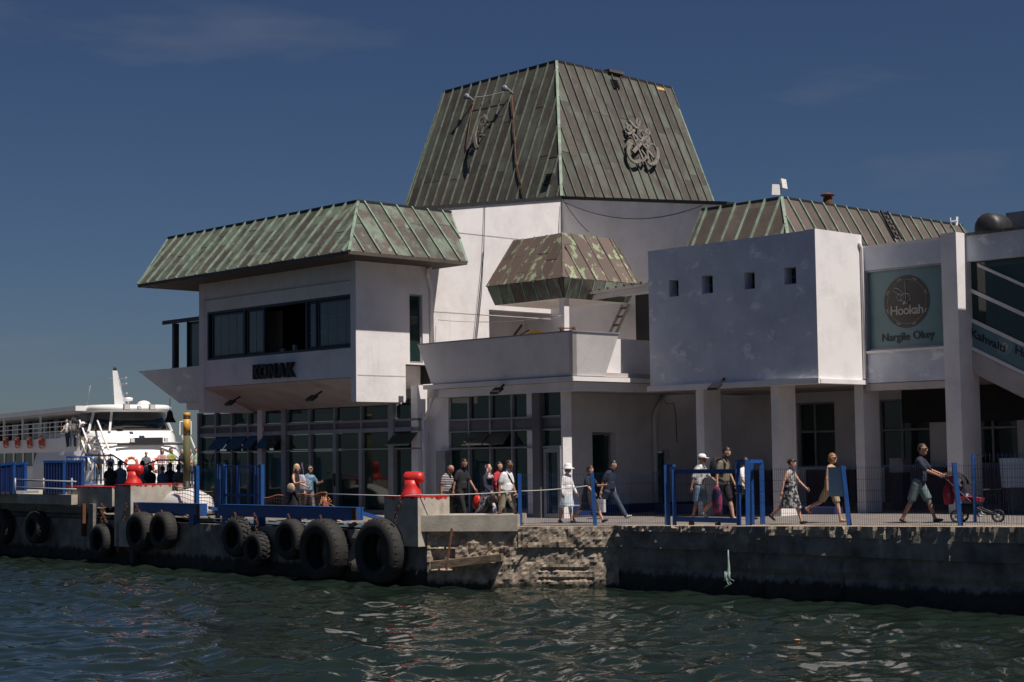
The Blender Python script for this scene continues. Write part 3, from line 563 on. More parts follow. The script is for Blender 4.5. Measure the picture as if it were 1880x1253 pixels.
def louvre(plane, x0, y0, x1, y1, N, U):
    c = plane((x0 + x1) / 2, (y0 + y1) / 2); w = (x1 - x0) * .023; h = (y1 - y0) * .02; up2 = np.cross(N, U); up2 = up2 if up2[2] > 0 else -up2
    m = MB(); m.par(c - U * w / 2 - up2 * h / 2 + N * .02, U * w, up2 * h, N * .06); v = m.build('roof_vent', black, tr)
    for k in range(6): s = MB(); s.par(c - U * w / 2 + up2 * h * (k / 6 - .47) + N * .085, U * w, up2 * .025 + N * .03, N * .012); s.build('slat', darkmetal, v)
louvre(RP, 1120, 147, 1134, 167, NR, B); louvre(LP, 1002, 320, 1017, 342, NL, A)
m = MB(); m.par(RP(1202, 160, .03), B * .55, np.cross(B, NR) * .12, NR * .01); m.build('repair_patch', mat('ochre_sheet', (.55, .30, .10), .7), tr)
m = MB(); m.bar(tt0 + (tt2 - tt0) * .42 + UP * .09, tt0 + (tt2 - tt0) * .55 + UP * .09, .3, .1); m.build('roof_hatch', copper_brown, tr)
# emblem of crossed tools and ropes, standing off the right roof face
def stroke(m, pts, w, plane, N, h=.28, th=.05):
    q = [plane(1110 + x / 10.44, 210 + y / 10.44, h) for x, y in pts]
    for i in range(len(q) - 1):
        d = q[i + 1] - q[i]; ln_ = np.linalg.norm(d); d = d / ln_; m.bar(q[i] - d * .01, q[i + 1] + d * .01, w, th, N)
def arc(cx_, cy_, rx, ry, a0, a1, n=14): return [(cx_ + rx * math.cos(math.radians(a)), cy_ + ry * math.sin(math.radians(a))) for a in np.linspace(a0, a1, n)]
em = MB()
for pts, w in [(q_, w_ * 1.45) for q_, w_ in (([(430, 430), (600, 620), (840, 910)], .07), ([(690, 470), (600, 620), (450, 800)], .10), ([(430, 470), (530, 700), (630, 950)], .05), ([(710, 560), (715, 800), (735, 960)], .05),
               (arc(500, 790, 150, 200, 60, 235), .10), (arc(800, 840, 120, 190, -40, 130), .10), (arc(620, 900, 60, 70, 0, 130), .06), ([(600, 760), (700, 900), (770, 1010)], .05),
               (arc(365, 340, 35, 45, 0, 360), .06), (arc(720, 420, 35, 45, 0, 360), .06), (arc(530, 610, 30, 35, 0, 360), .05), (arc(665, 620, 32, 38, 0, 360), .05),
               (arc(540, 230, 30, 70, 0, 360), .05), ([(370, 200), (470, 320), (560, 350)], .08), ([(300, 260), (350, 290)], .06), (arc(610, 460, 55, 70, 100, 300), .06), (arc(390, 660, 55, 80, 150, 320), .06),
               ([(340, 460), (430, 420), (470, 380)], .07), ([(560, 360), (560, 480)], .05), ([(750, 520), (740, 640)], .06), (arc(800, 740, 70, 90, 180, 330), .05), ([(640, 500), (740, 440)], .06))]: stroke(em, pts, w, RP, NR)
embm = mat('weathered_bronze', (.19, .175, .15), .6, color2=(.12, .11, .095), scale=6)
emb = em.build('emblem', embm, tr)
for x, y in ((500, 700), (700, 800), (450, 430), (690, 480)): p = RP(1110 + x / 10.44, 210 + y / 10.44); m = MB(); m.bar(p, p + NR * .27, .03); m.build('bracket', darkmetal, emb)
em = MB(); q = [LP(903, 222, .35), LP(895, 226, .36), LP(888, 240, .36), LP(884, 258, .36), LP(886, 275, .36), LP(889, 281, .36)]
for i in range(len(q) - 1): em.bar(q[i], q[i + 1], .12, .05, NL)
q = [LP(901, 220, .36), LP(907, 230, .36), LP(900, 240, .36), LP(894, 236, .36)]
for i in range(len(q) - 1): em.bar(q[i], q[i + 1], .09, .05, NL)
em.bar(LP(890, 250), LP(890, 250, .35), .04); em.bar(LP(898, 232), LP(898, 232, .35), .04); em.build('emblem', embm, tr)
# ---- little hipped canopy over the terrace and the walls behind it
YC = 47.2; c0 = at_y(1035, 510, YC); zc = c0[2]; k0 = zv(c0, 0)
cl = along(k0, A, 894, 513); crr = along(k0, B, 1172, 521)
rt0 = zv(c0, 0) + (A + B) * 1.0; zrt = on_plane(1040, 429, rt0, np.array([0, 1., 0]))[2]; rl = along(rt0, A, 945, 437); rrr = along(rt0, B, 1125, 433)
a0, aL, aR = zv(k0, zc), zv(k0 + A * cl, zc), zv(k0 + B * crr, zc); b0, bL, bR = zv(rt0, zrt), zv(rt0 + A * rl, zrt), zv(rt0 + B * rrr, zrt)
mr = MB(); mr.add([a0, aL, bL, b0], [(0, 1, 2, 3)]); mr.add([a0, b0, bR, aR], [(0, 1, 2, 3)]); mr.add([aL, aL + B * 3, bL + B * 2, bL], [(0, 1, 2, 3)]); mr.add([aR, bR, bR + A * 2, aR + A * 3], [(0, 1, 2, 3)]); mr.add([b0, bL, bL + B * 2.5, bR + A * 2.5, bR], [(0, 1, 2, 3, 4)])
cr_ = mr.build('terrace_canopy', copper_brown, term); ins = (a0 + aL + aR) / 3 - UP + (A + B)
roof_face(cr_, [a0, aL, bL, b0], ins, A, .52, [.5], copper_bright, copper_bright, .1, 11, (.04, .04), .6); roof_face(cr_, [a0, aR, bR, b0], ins, B, .55, [.5], copper_bright, copper_bright, .2, 12, (.04, .04), .6)
hip(cr_, a0, b0, copper_bright, .07); hip(cr_, aL, bL, copper_bright, .07); hip(cr_, aR, bR, copper, .07)
f0 = a0 + (A + B) * .22; zf = on_plane(1035, 547, f0, np.array([0, 1., 0]))[2]
fL, fR = aL + B * .22 - A * .12, aR + A * .22 - B * .25
for n_, p, q, pp, qq, d in ((0, a0, aL, zv(f0, zf), zv(fL, zf), A), (1, a0, aR, zv(f0, zf), zv(fR, zf), B)):
    ins2 = (p + q) / 2 + (A + B) * 2
    roof_face(cr_, [p, q, qq, pp], ins2, d, .5, [], copper, seam, .25, 20 + n_, (.03, .03))
    m = MB(); m.add([p, q, qq, pp], [(0, 1, 2, 3), (3, 2, 1, 0)]); m.build('fascia', copper, cr_)
m = MB(); m.prism([zv(q, zf) for q in (f0, fL, fL + B * 2.5, fR + A * 2.5, fR)], UP * .05); m.build('canopy_soffit', white, cr_)
m = MB(); pp = f0 + (A + B) * .1; m.par(zv(pp, zb0), A * .2, B * .2, UP * (zf - zb0)); m.build('canopy_post', white, cr_)
# walls of the recess
FR_ = FTL.off(-1.3); pB = on_plane(963, 600, FR_.o, A); pA = pB - B * 3.2; pC = pB - A * .5; pD = zv(pB, 0) - A * along(zv(pB, 0), -A, 1215, 600)
for p, q in ((pA, pB), (pB, pD)):
    u = zv(q - p, 0); ln_ = np.linalg.norm(u); u /= ln_; n = np.array([u[1], -u[0], 0]); n = n if n[1] < 0 else -n; F = Face(zv(p, 0), u, n); m = MB(); m.fbox(F, 0, ln_, 5.0, 8.35, -.2, 0); m.build('recess_wall', white, term)
# lean-to roof strip and the dark doorway at its end
FD = Face(zv(pD, 0), zv(pC - pD, 0) / np.linalg.norm((pC - pD)[:2]), np.array([0, -1., 0])); FD.n = np.array([-FD.u[1], FD.u[0], 0]); FD.n = FD.n if FD.n[1] < 0 else -FD.n
m = MB(); p, q = at_y(1075, 541, 48.2), at_y(1200, 521, 46.6); m.hexa([p, q, q + B * 1.5, p + B * 1.5, p + UP * .06, q + UP * .06, q + B * 1.5 + UP * .2, p + B * 1.5 + UP * .2]); m.build('lean_to_roof', white, term)
m = MB()
for t in np.linspace(.1, .95, 8): s = p + (q - p) * t; m.cbox(s + UP * .05 - B * .02, .05, .06, .05, A)
m.build('roof_clip', rust, term)
m = MB(); m.bar(p - UP * .1 + B * .2, q - UP * .1 + B * .2, .05, .14); m.build('fascia', white, term)
du0, dz1 = FD.uz(1193, 540); du1, dz0 = FD.uz(1169, 625); m = MB(); m.fbox(FD, du0 - .5, du1, 5.3, dz1, 0, .03); m.build('doorway', room, term)
# odds and ends on the terrace
def ladder(name, p, q, w, side, nr_, mt, label, cat, r=.035):
    t = thing(name, p, label, cat); p, q, side = np.asarray(p), np.asarray(q), np.asarray(side)
    for s in (-1, 1): m = MB(); m.bar(p + side * w / 2 * s, q + side * w / 2 * s, r * 2); m.build('rail', mt, t)
    for k in range(nr_): c = p + (q - p) * (k + .6) / nr_; m = MB(); m.bar(c - side * w / 2, c + side * w / 2, r * 1.6); m.build('rung', mt, t)
    return t
ladder('wooden_ladder', FD.p(*FD.uz(1143, 640), .75), FD.p(*FD.uz(1153, 560), .1), .30, FD.u, 5, greywood, 'dark wooden ladder leaning on the white terrace wall', 'ladder')
p = at_y(983, 625, 49.2); t = thing('yellow_parasol', zv(p, 5.55), 'folded yellow parasol showing above the balcony parapet', 'parasol')
m = MB(); zt_ = on_plane(985, 606, p, np.array([0, 1., 0]))[2]; m.lathe(zv(p, zt_ - .5), [(.95, 0), (.6, .28), (.12, .47), (.02, .5)], 8, smooth=False); m.build('canopy', mat('yellow_cloth', (.75, .42, .02), .8), t)
m = MB(); m.tube([zv(p, 5.55), zv(p, zt_ + .02)], .02); m.build('pole', alu, t)
m = MB(); q = zv(p - B * .5 + A * .5, zt_ - .25); m.bar(q, q + UP * .38 - A * .45, .05); m.bar(q - A * .1, q - A * .75 + UP * .2, .03); o = m.build('folded_chair', darkmetal); o['label'] = 'dark folded chair poking above the parapet beside the yellow parasol'; o['category'] = 'chair'
m = MB(); m.bar(at_y(1025, 603, 45.4), at_y(1056, 603, 45.3), .03); m.lathe(at_y(1031, 606, 45.4), [(.04, -.1), (.05, .05), (.02, .1)], 8); m.lathe(at_y(1054, 606, 45.3), [(.04, -.1), (.05, .05), (.02, .1)], 8); m.build('parapet_clamp', rust, balc)
cable('washing_line', sag(FTL.p(*FTL.uz(800, 588), .1), at_y(1030, 580, 47.6), .12), .01, rope)
# ---- the projecting box on columns
bc = at_y(1503, 700, 42.); X0 = zv(bc, 0); zbb = bc[2]; PX = Face(X0, A, -B); PXR = Face(X0, B, -A)
ubl = PX.uz(1192, 600)[0]; ztb = PX.uz(1499, 421)[1]; ubr = PXR.uz(1586, 600)[0]
holes = []
for xa, xb, ya, yb in ((1228, 1246, 515, 547), (1288, 1309, 507, 541), (1366, 1386, 501, 533), (1439, 1462, 492, 524)):
    u1, z1 = PX.uz(xa, ya); u0, z0 = PX.uz(xb, yb - 3); holes.append((u0, u1, z0, z1))
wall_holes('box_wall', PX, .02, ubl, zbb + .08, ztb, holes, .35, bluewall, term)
for h in holes:
    m = MB(); m.fbox(PX, h[0], h[1], h[2], h[3], -.36, -.34); w_ = m.build('small_window', glass, term)
    m = MB(); uu = (h[0] * .4 + h[1] * .6); m.fbox(PX, uu - .012, uu + .012, h[2], h[3], -.338, -.32); m.fbox(PX, h[0], h[1], (h[2] + h[3]) / 2 - .01, (h[2] + h[3]) / 2 + .01, -.338, -.315); m.build('bar', alu, w_)
m = MB(); m.fbox(PXR, .001, ubr, zbb + .06, ztb + .02, -.3, .0); m.build('box_wall', white, term)
m = MB(); m.par(PX.p(ubl, zbb + .08) + B * .005, B * 5, -A * .3, UP * (ztb - zbb - .1)); m.build('box_wall', bluewall, term)
m = MB(); m.fbox(PX, -.06, ubl + .05, zbb - .06, zbb + .08, -.3, .09); m.fbox(PXR, -.02, ubr, zbb - .055, zbb + .058, -.3, .085); m.build('box_ledge', white, term)
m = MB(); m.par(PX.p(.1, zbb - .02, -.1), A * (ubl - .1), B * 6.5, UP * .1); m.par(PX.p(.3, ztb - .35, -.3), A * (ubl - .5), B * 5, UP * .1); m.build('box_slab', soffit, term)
# ---- the wall with the hookah panel, the lit pillar and the stair window
H0_ = X0 + B * ubr; PH = Face(H0_, -A, -B)
uh1 = PH.uz(1737, 600)[0]; zht = (PH.uz(1580, 456)[1] + PH.uz(1735, 439)[1]) / 2; zhb = zbb - .02
pu0, pz1 = PH.uz(1587, 497); pu1, pz0 = PH.uz(1733, 637); pz1 = (pz1 + PH.uz(1730, 483)[1]) / 2; pz0 = (pz0 + PH.uz(1590, 645)[1]) / 2
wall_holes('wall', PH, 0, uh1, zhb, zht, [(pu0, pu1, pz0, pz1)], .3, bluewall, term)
m = MB(); m.fbox(PH, -.05, uh1 + .3, zht, zht + .05, -.35, .03); m.build('coping', white, term)
pn = thing('printed_sign', PH.p((pu0 + pu1) / 2, pz0), 'teal window panel with dark round hookah badge and Nargile Okey', 'sign')
m = MB(); m.fbox(PH, pu0 + .01, pu1 - .01, pz0 + .01, pz1 - .01, -.14, -.12); m.build('panel', teal, pn)
frame_rect(PH, pu0 + .004, pu1 - .004, pz0 + .004, pz1 - .004, .045, -.13, -.04, alu, pn, 'panel_frame')
m = MB(); m.fbox(PH, pu0 - .03, pu1 + .05, pz0 - .06, pz0 + .0, -.02, .07); m.build('sill', white, pn)
def disc(F, u, z, r0_, r1_, d, n=48):
    m = MB(); ring = lambda r, dd: [F.p(u + r * math.cos(2 * math.pi * k / n), z + r * math.sin(2 * math.pi * k / n), dd) for k in range(n)]
    if r0_ <= 0: m.add(ring(r1_, d), [tuple(range(n))]); 
    else: m.add(ring(r0_, d) + ring(r1_, d), [(k, (k + 1) % n, n + (k + 1) % n, n + k) for k in range(n)])
    return m
cu_, cz_ = PH.uz(1660, 553.5); rr_ = (PH.uz(1617, 553)[1] * 0 + abs(PH.uz(1660, 504.5)[1] - PH.uz(1660, 602)[1]) / 2)
disc(PH, cu_, cz_, 0, rr_, -.112).build('badge', discdark, pn); disc(PH, cu_, cz_, rr_ * .83, rr_ * .85, -.108).build('badge_ring', inkorange, pn)
rt_ = PH.u
text_mesh('lettering', 'Hookah', .34, PH, cu_, cz_ - .33, -.106, inkgrey, pn, .002, .004, rightward=rt_, space=.9)
text_mesh('lettering', 'Nargile', .29, PH, PH.uz(1639.5, 615)[0], PH.uz(1639.5, 625.5)[1], -.106, inkblack, pn, .002, .003, rightward=rt_)
text_mesh('lettering', 'Okey', .29, PH, PH.uz(1691, 612)[0], PH.uz(1691, 621)[1], -.106, inkblack, pn, .002, .003, rightward=rt_)
for k in range(8):   # small illegible marks round the rim
    an = math.radians(k * 45 + 20); m = MB()
    for e in (-.07, -.02, .03, .08): q = an + e; m.bar(PH.p(cu_ + rr_ * .905 * math.cos(q - .015), cz_ + rr_ * .905 * math.sin(q - .015), -.108), PH.p(cu_ + rr_ * .905 * math.cos(q + .015), cz_ + rr_ * .905 * math.sin(q + .015), -.108), .035, .004, PH.n)
    o = m.build('rim_marks', inkgrey, pn); o['kind'] = 'stuff'
m = MB(); z_ = lambda f: cz_ + rr_ * f
m.tube([PH.p(cu_ - .02, z_(.84), -.105), PH.p(cu_ - .02, z_(.05), -.105)], .014, 6)
m.tube([PH.p(cu_ - .02 + a, z_(b), -.105) for a, b in arc(0, .15, .15, .16, 0, 360, 20)], .011, 5); m.tube([PH.p(cu_ - .18 + a, z_(b), -.105) for a, b in arc(0, .17, .10, .12, 0, 360, 20)], .011, 5)
m.tube([PH.p(cu_ - .02 + a, z_(b), -.105) for a, b in ((-.02, .3), (-.2, .5), (-.33, .55), (-.36, .45), (-.25, .33), (-.1, .25))], .011, 5); m.lathe(PH.p(cu_ - .02, z_(-.1), -.105), [(.09, 0), (.02, .1)], 10); m.build('badge_drawing', inkgrey, pn)
m = MB(); m.fbox(PH, uh1 - .02, uh1 + .42, FZ - .2, zht + .12, -.78, .10); m.build('pillar', white, term)
# beams to the right of the pillar and the glazed stair
PSt = Face(PH.p(uh1 + .42, 0, -.5), -A, -B); us = PSt.uz(1776, 600)[0]; ue = us + 5.5
zs1 = PSt.uz(1776, 482)[1]; m = MB(); m.fbox(PSt, us - .3, ue, zs1, zht + .05, -.3, .15); m.build('wall', bluewall, term)
m = MB(); m.fbox(PSt, us - .3, ue, zht + .05, zht + .12, -.5, .2); m.build('coping', copper, term)
def sl(x, y): return PSt.uz(x, y)
st = thing('stair_window', PSt.p(us, 5), 'glazed stair with white sloping rails and teal Kahvalti strip', 'window')
a1 = sl(1776, 636); a2 = sl(1880, 686.5); slope = (a2[1] - a1[1]) / (a2[0] - a1[0])
def srail(y0, w, mt, name, th=.05, d=0.02, x0=1776):
    u, z = sl(x0, y0); m = MB(); dd = ue - u; m.hexa([PSt.p(u, z - w, d - th), PSt.p(ue, z - w + slope * dd, d - th), PSt.p(ue, z - w + slope * dd, d), PSt.p(u, z - w, d), PSt.p(u, z, d - th), PSt.p(ue, z + slope * dd, d - th), PSt.p(ue, z + slope * dd, d), PSt.p(u, z, d)]); return m.build(name, mt, st)
for y0 in (527, 581, 632): srail(y0, .10, white, 'rail')
srail(484, .08, white, 'rail', x0=1795)
srail(584, 0.68, teal, 'printed_strip', .02, -.01)
m = MB(); zf_ = sl(1776, 585)[1]; m.add([PSt.p(us, zf_ - .1, -.06), PSt.p(ue, zf_ - .1 + slope * (ue - us), -.06), PSt.p(ue, zs1, -.06), PSt.p(us, zs1, -.06)], [(0, 1, 2, 3)]); m.build('pane', glass, st)
m = MB(); m.fbox(PSt, us, us + .07, sl(1778, 640)[1], zs1, -.06, .06); m.build('jamb', alu, st)
text_mesh('lettering', 'Kahvaltı', .30, PSt, sl(1781, 612)[0], sl(1781, 617)[1], .0, inkblack, st, .002, .006, rightward=PSt.u + UP * slope, lean=.1, align='LEFT')
text_mesh('lettering', 'Ha', .30, PSt, sl(1862, 640)[0], sl(1862, 648)[1], .0, inkblack, st, .002, .006, rightward=PSt.u + UP * slope, lean=.1, align='LEFT')
uk, zk = sl(1844, 635); disc(PSt, uk, zk, 0, .24, -.004).build('badge', mat('pale_print', (.17, .24, .26), .5), st); disc(PSt, uk, zk - .02, .05, .1, -.001).build('badge_drawing', inkgrey, st)
u, z = sl(1776, 640); m = MB(); dd = ue - u; m.hexa([PSt.p(u, z - .55, -1.2), PSt.p(ue, z - .55 + slope * dd, -1.2), PSt.p(ue, z - .55 + slope * dd, .03), PSt.p(u, z - .55, .03), PSt.p(u, z, -1.2), PSt.p(ue, z + slope * dd, -1.2), PSt.p(ue, z + slope * dd, .03), PSt.p(u, z, .03)]); m.build('stair_slab', soffit, term)
m = MB(); m.fbox(PSt, us - 4, ue, zhb - 1, zs1 + .2, -3.2, -3.0); m.fbox(PSt, us - 3.4, ue, zs1 + .3, zs1 + .4, -4, -.2); m.build('inner_hall', room, term)
Fw = PSt.off(.62); uw = Fw.uz(1893, 600)[0]; m = MB(); m.fbox(Fw, uw, uw + 4, 1.4, 10.3, -4, 0); m.build('unseen_shade_wing', white, term)  # unseen wing beyond the right edge, added and sized to shade pillar and quay
m = MB(); m.tube([PXR.p(ubr - .08, zbb + .1, .05), PXR.p(ubr - .08, ztb - .35, .05), PXR.p(ubr - .16, ztb - .2, .05)], .04, 8); m.build('downpipe', white, term)
# slab, columns and back wall of the porch
m = MB(); m.par(PH.p(-6, zhb - .02, -.05), PH.u * (uh1 + 6.4), -PH.n * 6.2, UP * .2); m.fbox(PH, .0, uh1, zhb - .2, zhb - .02, -.4, -.02); m.build('porch_slab', soffit, term)
for xa, xb in ((1280, 1294), (1418, 1432), (1572, 1588)):
    Fc = PX.off(-.25) if xa < 1500 else PH.off(-.05)
    ua, ub = Fc.uz(xa, 850)[0], Fc.uz(xb, 850)[0]; m = MB(); m.fbox(Fc, ua, ub, FZ - .2, zbb, -.72, 0); m.build('column', white, term)
PB = PH.off(-3.6); bu = lambda x: PB.uz(x, 800)[0]; wz = lambda y: PB.uz(1650, y)[1]
wins = [(1464, 1533), (1614, 1707), (1784, 1868)]; hz = [(bu(a), bu(b), wz(858), wz(733)) for a, b in wins]
wall_holes('porch_wall', PB, bu(1240), bu(1880) + 6, FZ - .2, zhb, hz, .3, white, term)
for h in hz:
    f = frame_rect(PB, h[0] + .004, h[1] - .004, h[2] + .004, h[3] - .004, .05, -.2, -.1, alu, term, 'porch_window'); mu = h[0] + (h[1] - h[0]) * .42; mz = h[2] + (h[3] - h[2]) * .55
    m = MB(); m.fbox(PB, mu - .03, mu + .03, h[2] + .05, h[3] - .05, -.19, -.11); m.fbox(PB, h[0] + .05, h[1] - .05, mz - .03, mz + .03, -.19, -.115); m.build('glazing_bar', alu, f)
    for ua, ub in ((h[0] + .05, mu - .03), (mu + .03, h[1] - .05)):
        for za, zb_ in ((h[2] + .05, mz - .03), (mz + .03, h[3] - .05)): pane(PB, ua, ub, za, zb_, glass, f, -.15)
m = MB(); m.fbox(PB, bu(1240), bu(1880) + 6, FZ - .2, zhb, -1.3, -1.2); m.build('inner_hall', room, term)
brick = mat('brown_cladding', (.10, .065, .055), .8, color2=(.07, .045, .04), scale=3)
for xa, xb, y1 in ((1345, 1415, 862), (1480, 1570, 862), (1625, 1735, 858), (1795, 1900, 850)):
    F_ = PB.off(.9); m = MB(); m.fbox(F_, F_.uz(xa, 900)[0], F_.uz(xb, 900)[0], FZ, F_.uz(1650, y1)[1], -.3, 0); o = m.build('planter_wall', brick, term)
for k in range(2): m = MB(); F_ = PB.off(1.1 + .3 * (1 - k)); m.fbox(F_, F_.uz(1500, 900)[0], F_.uz(1900, 900)[0] + 2, FZ + .15 * k - .05, FZ + .15 * (k + 1), -2.2, 0); m.build('step', spandrel, term)
m = MB(); m.fbox(F4, .3, u4, FZ, FZ + .28, .0, .5); m.fbox(PX, .5, ubl + 1, FZ, FZ + .3, -1.6, -1.2); m.build('shadow_plinth', blue_dark, term)  # dark blue strips stand in for the shadow along the wall foot
# floodlights on brackets under the eaves
def flood(F, x, y, d=.1):
    u, z = F.uz(x, y); m = MB(); m.bar(F.p(u, z + .12, 0), F.p(u, z, d + .12), .05); f = m.build('floodlight', black, term); c = F.p(u + .02, z - .06, d + .2)
    m = MB(); m.par(c - F.u * .17 - F.n * .05, F.u * .34, F.n * .22 - UP * .14, UP * .07 + F.n * .03); m.build('lamp_head', black, f)
    m = MB(); m.par(c - F.u * .14 + F.n * .02 - UP * .035, F.u * .28, F.n * .17 - UP * .11, UP * .012); m.build('lens', inkgrey, f)
flood(PK.off(-.5), 441, 735); flood(PK.off(-.5), 591, 726); flood(Face(cb0, A, -B), 928, 712, .05); flood(PX, 1330, 704)
# ---- low mansard behind the box
n0 = at_y(1446, 432, 47.0); zn = n0[2]; m0 = zv(n0, 0) + (A + B) * .75; zm = on_plane(1440, 363, m0, np.array([0, 1., 0]))[2]; N0 = zv(n0, 0)
tl, trr = along(N0, A, 1262, 452), 16.; tml, tmr = along(m0, A, 1290, 380), along(m0, B, 1765, 430)
n0, n1, n2 = zv(N0, zn), zv(N0 + A * tl, zn), zv(N0 + B * (tmr + 1.6), zn); q0, q1, q2 = zv(m0, zm), zv(m0 + A * tml, zm), zv(m0 + B * tmr, zm)
mr = MB(); mr.add([n0, n1, q1, q0], [(0, 1, 2, 3)]); mr.add([n0, q0, q2, n2], [(0, 1, 2, 3)]); mr.add([n1, n1 + B * 9, q1 + B * 8, q1], [(0, 1, 2, 3)]); mr.add([q0, q1, q1 + B * 8, q2], [(0, 1, 2, 3)])
lr = mr.build('low_roof', copper_brown, term); ins = zv(N0 + (A + B) * 3, zn - 1)
roof_face(lr, [n0, n1, q1, q0], ins, A, .56, [.8], copper_brown, seam, .2, 31, (.05, .07), .2); roof_face(lr, [n0, n2, q2, q0], ins, B, .58, [], copper_brown, seam, .35, 32, (.05, .07))
hip(lr, n0, q0, seam, .09); hip(lr, n1, q1, seam, .06)
m = MB(); m.bar(q0, q1, .12, .06); m.bar(q0, q2, .12, .06); m.build('roof_edge', darkmetal, lr)
m = MB(); m.add([zv(q, 5.0) for q in (N0 + (A + B) * .3, N0 + A * (tl - .3) + B * .3, N0 + A * (tl - .3) + B * 9, N0 + B * (tmr + 1) + A * .3)] + [zv(q, zn) for q in (N0 + (A + B) * .3, N0 + A * (tl - .3) + B * .3, N0 + A * (tl - .3) + B * 9, N0 + B * (tmr + 1) + A * .3)], [(0, 1, 5, 4), (1, 2, 6, 5), (2, 3, 7, 6), (3, 0, 4, 7)]); m.build('upper_wall', soffit, term)
# rooftop things: own objects
t = thing('radio_antenna', at_y(1430, 362, 50), 'pair of white panel antennas on one mast at the copper roof corner', 'antenna')
p = at_y(1432, 372, 50); q = at_y(1433, 338, 50); m = MB(); m.tube([p, q], .03); m.bar(q - UP * .05, q + V3(.15, 0, .02), .03); m.build('mast', alu, t)
m = MB(); m.par(at_y(1417, 358, 49.9), V3(.26, .06, 0), V3(.0, .1, .02), V3(.02, .0, .32)); m.build('panel', shipwhite, t); m = MB(); m.par(at_y(1437, 345, 49.9), V3(.17, .12, -.02), V3(-.05, .06, .0), V3(-.04, 0, .29)); m.build('panel', shipwhite, t)
t = thing('roof_chimney', at_y(1520, 378, 51), 'rusty capped flue pipe rising from the copper roof', 'chimney'); c = at_y(1520, 380, 51)
m = MB(); m.lathe(c, [(.17, -.3), (.17, .12), (.14, .2), (.14, .28), (.05, .3)], 14); m.build('flue', rust, t); m = MB(); m.lathe(c + UP * .33, [(.06, -.05), (.22, .02), (.22, .05), (.03, .12)], 14); m.build('cap', rust, t)
fn = np.cross(B, q0 - n0); fn /= np.linalg.norm(fn); fn = fn if fn[1] < 0 else -fn
LR = lambda x, y, h=.12: on_plane(x, y, n0, fn) + fn * h
ladder('roof_ladder', LR(1645, 442), LR(1618, 392), .38, B, 5, black, 'black metal ladder lying on the brown copper roof', 'ladder', .025)
t = thing('small_antenna', at_y(1748, 420, 47), 'single small white antenna at the far end of the copper roof', 'antenna'); m = MB(); m.tube([at_y(1745, 420, 47), at_y(1745, 400, 47)], .02); m.build('mast', alu, t); m = MB(); m.bar(at_y(1746, 407, 47), at_y(1757, 405, 47), .03); m.par(at_y(1755, 414, 47), V3(.07, .05, 0), V3(0, .1, 0), V3(.02, 0, .25)); m.build('panel', shipwhite, t)
t = thing('roof_tank', at_y(1835, 425, 45), 'dark rounded tank with grey box behind the roof parapet', 'tank'); m = MB(); c = at_y(1808, 418, 45); m.lathe(c, [(.02, 0), (.3, .02), (.42, .15), (.42, .75), (.3, .88), (.02, .9)], 16, B); m.build('drum', darkmetal, t); m = MB(); m.cbox(at_y(1876, 424, 45.4), .6, .6, .5, B); m.build('housing', alu, t)
# ---- terrace wing on the far left
PT = PK.off(-2.2); tu0, tz1 = PT.uz(366, 673); tu1 = PT.uz(253, 682)[0]; zt_ = PT.uz(253, 682)[1]; zb_ = PT.uz(366, 737)[1]; tub = PT.uz(308, 740)[0]
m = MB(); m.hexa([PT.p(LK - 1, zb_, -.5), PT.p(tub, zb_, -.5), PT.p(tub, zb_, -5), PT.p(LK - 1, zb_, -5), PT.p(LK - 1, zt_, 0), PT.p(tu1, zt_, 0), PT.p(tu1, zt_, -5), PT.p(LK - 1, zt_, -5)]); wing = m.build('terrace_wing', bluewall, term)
m = MB(); m.fbox(PT, LK - 1, tub - .15, zb_ - .25, zb_ - .004, -4.5, -.7); m.build('ledge', white, wing)
gu0, gz1 = PT.uz(366, 572); gu1, gz1b = PT.uz(303, 594)
for u in (gu1, gu1 - 1.0, LK + .2): m = MB(); m.fbox(PT, u - .16 if u == gu1 else u - .05, u, zt_, gz1b, -.5, -.3); m.build('post', navy, wing)
m = MB(); m.fbox(PT, LK, gu1 - .9, zt_ + .02, gz1b, -.42, -.4); m.build('pane', glass_pale, wing)
m = MB(); m.hexa([PT.p(gu1 + .2, gz1b - .05, 0), PT.p(LK - .5, gz1b - .05, 0), PT.p(LK - .5, gz1b + .55, -4), PT.p(gu1 + .2, gz1b + .55, -4), PT.p(gu1 + .2, gz1b + .1, 0), PT.p(LK - .5, gz1b + .1, 0), PT.p(LK - .5, gz1b + .7, -4), PT.p(gu1 + .2, gz1b + .7, -4)]); m.build('sloping_roof', navy, wing)
# ================================================================== things along the quay edge
PA = Face(QL, A, -B); PQ = Face(Q0, -A, -B); PLt = Face(QL, lu, ln)
def tagged(m, name, mt, label, cat, group=None):
    o = m.build(name, mt); o['label'] = label; o['category'] = cat
    if group: o['group'] = group
    return o
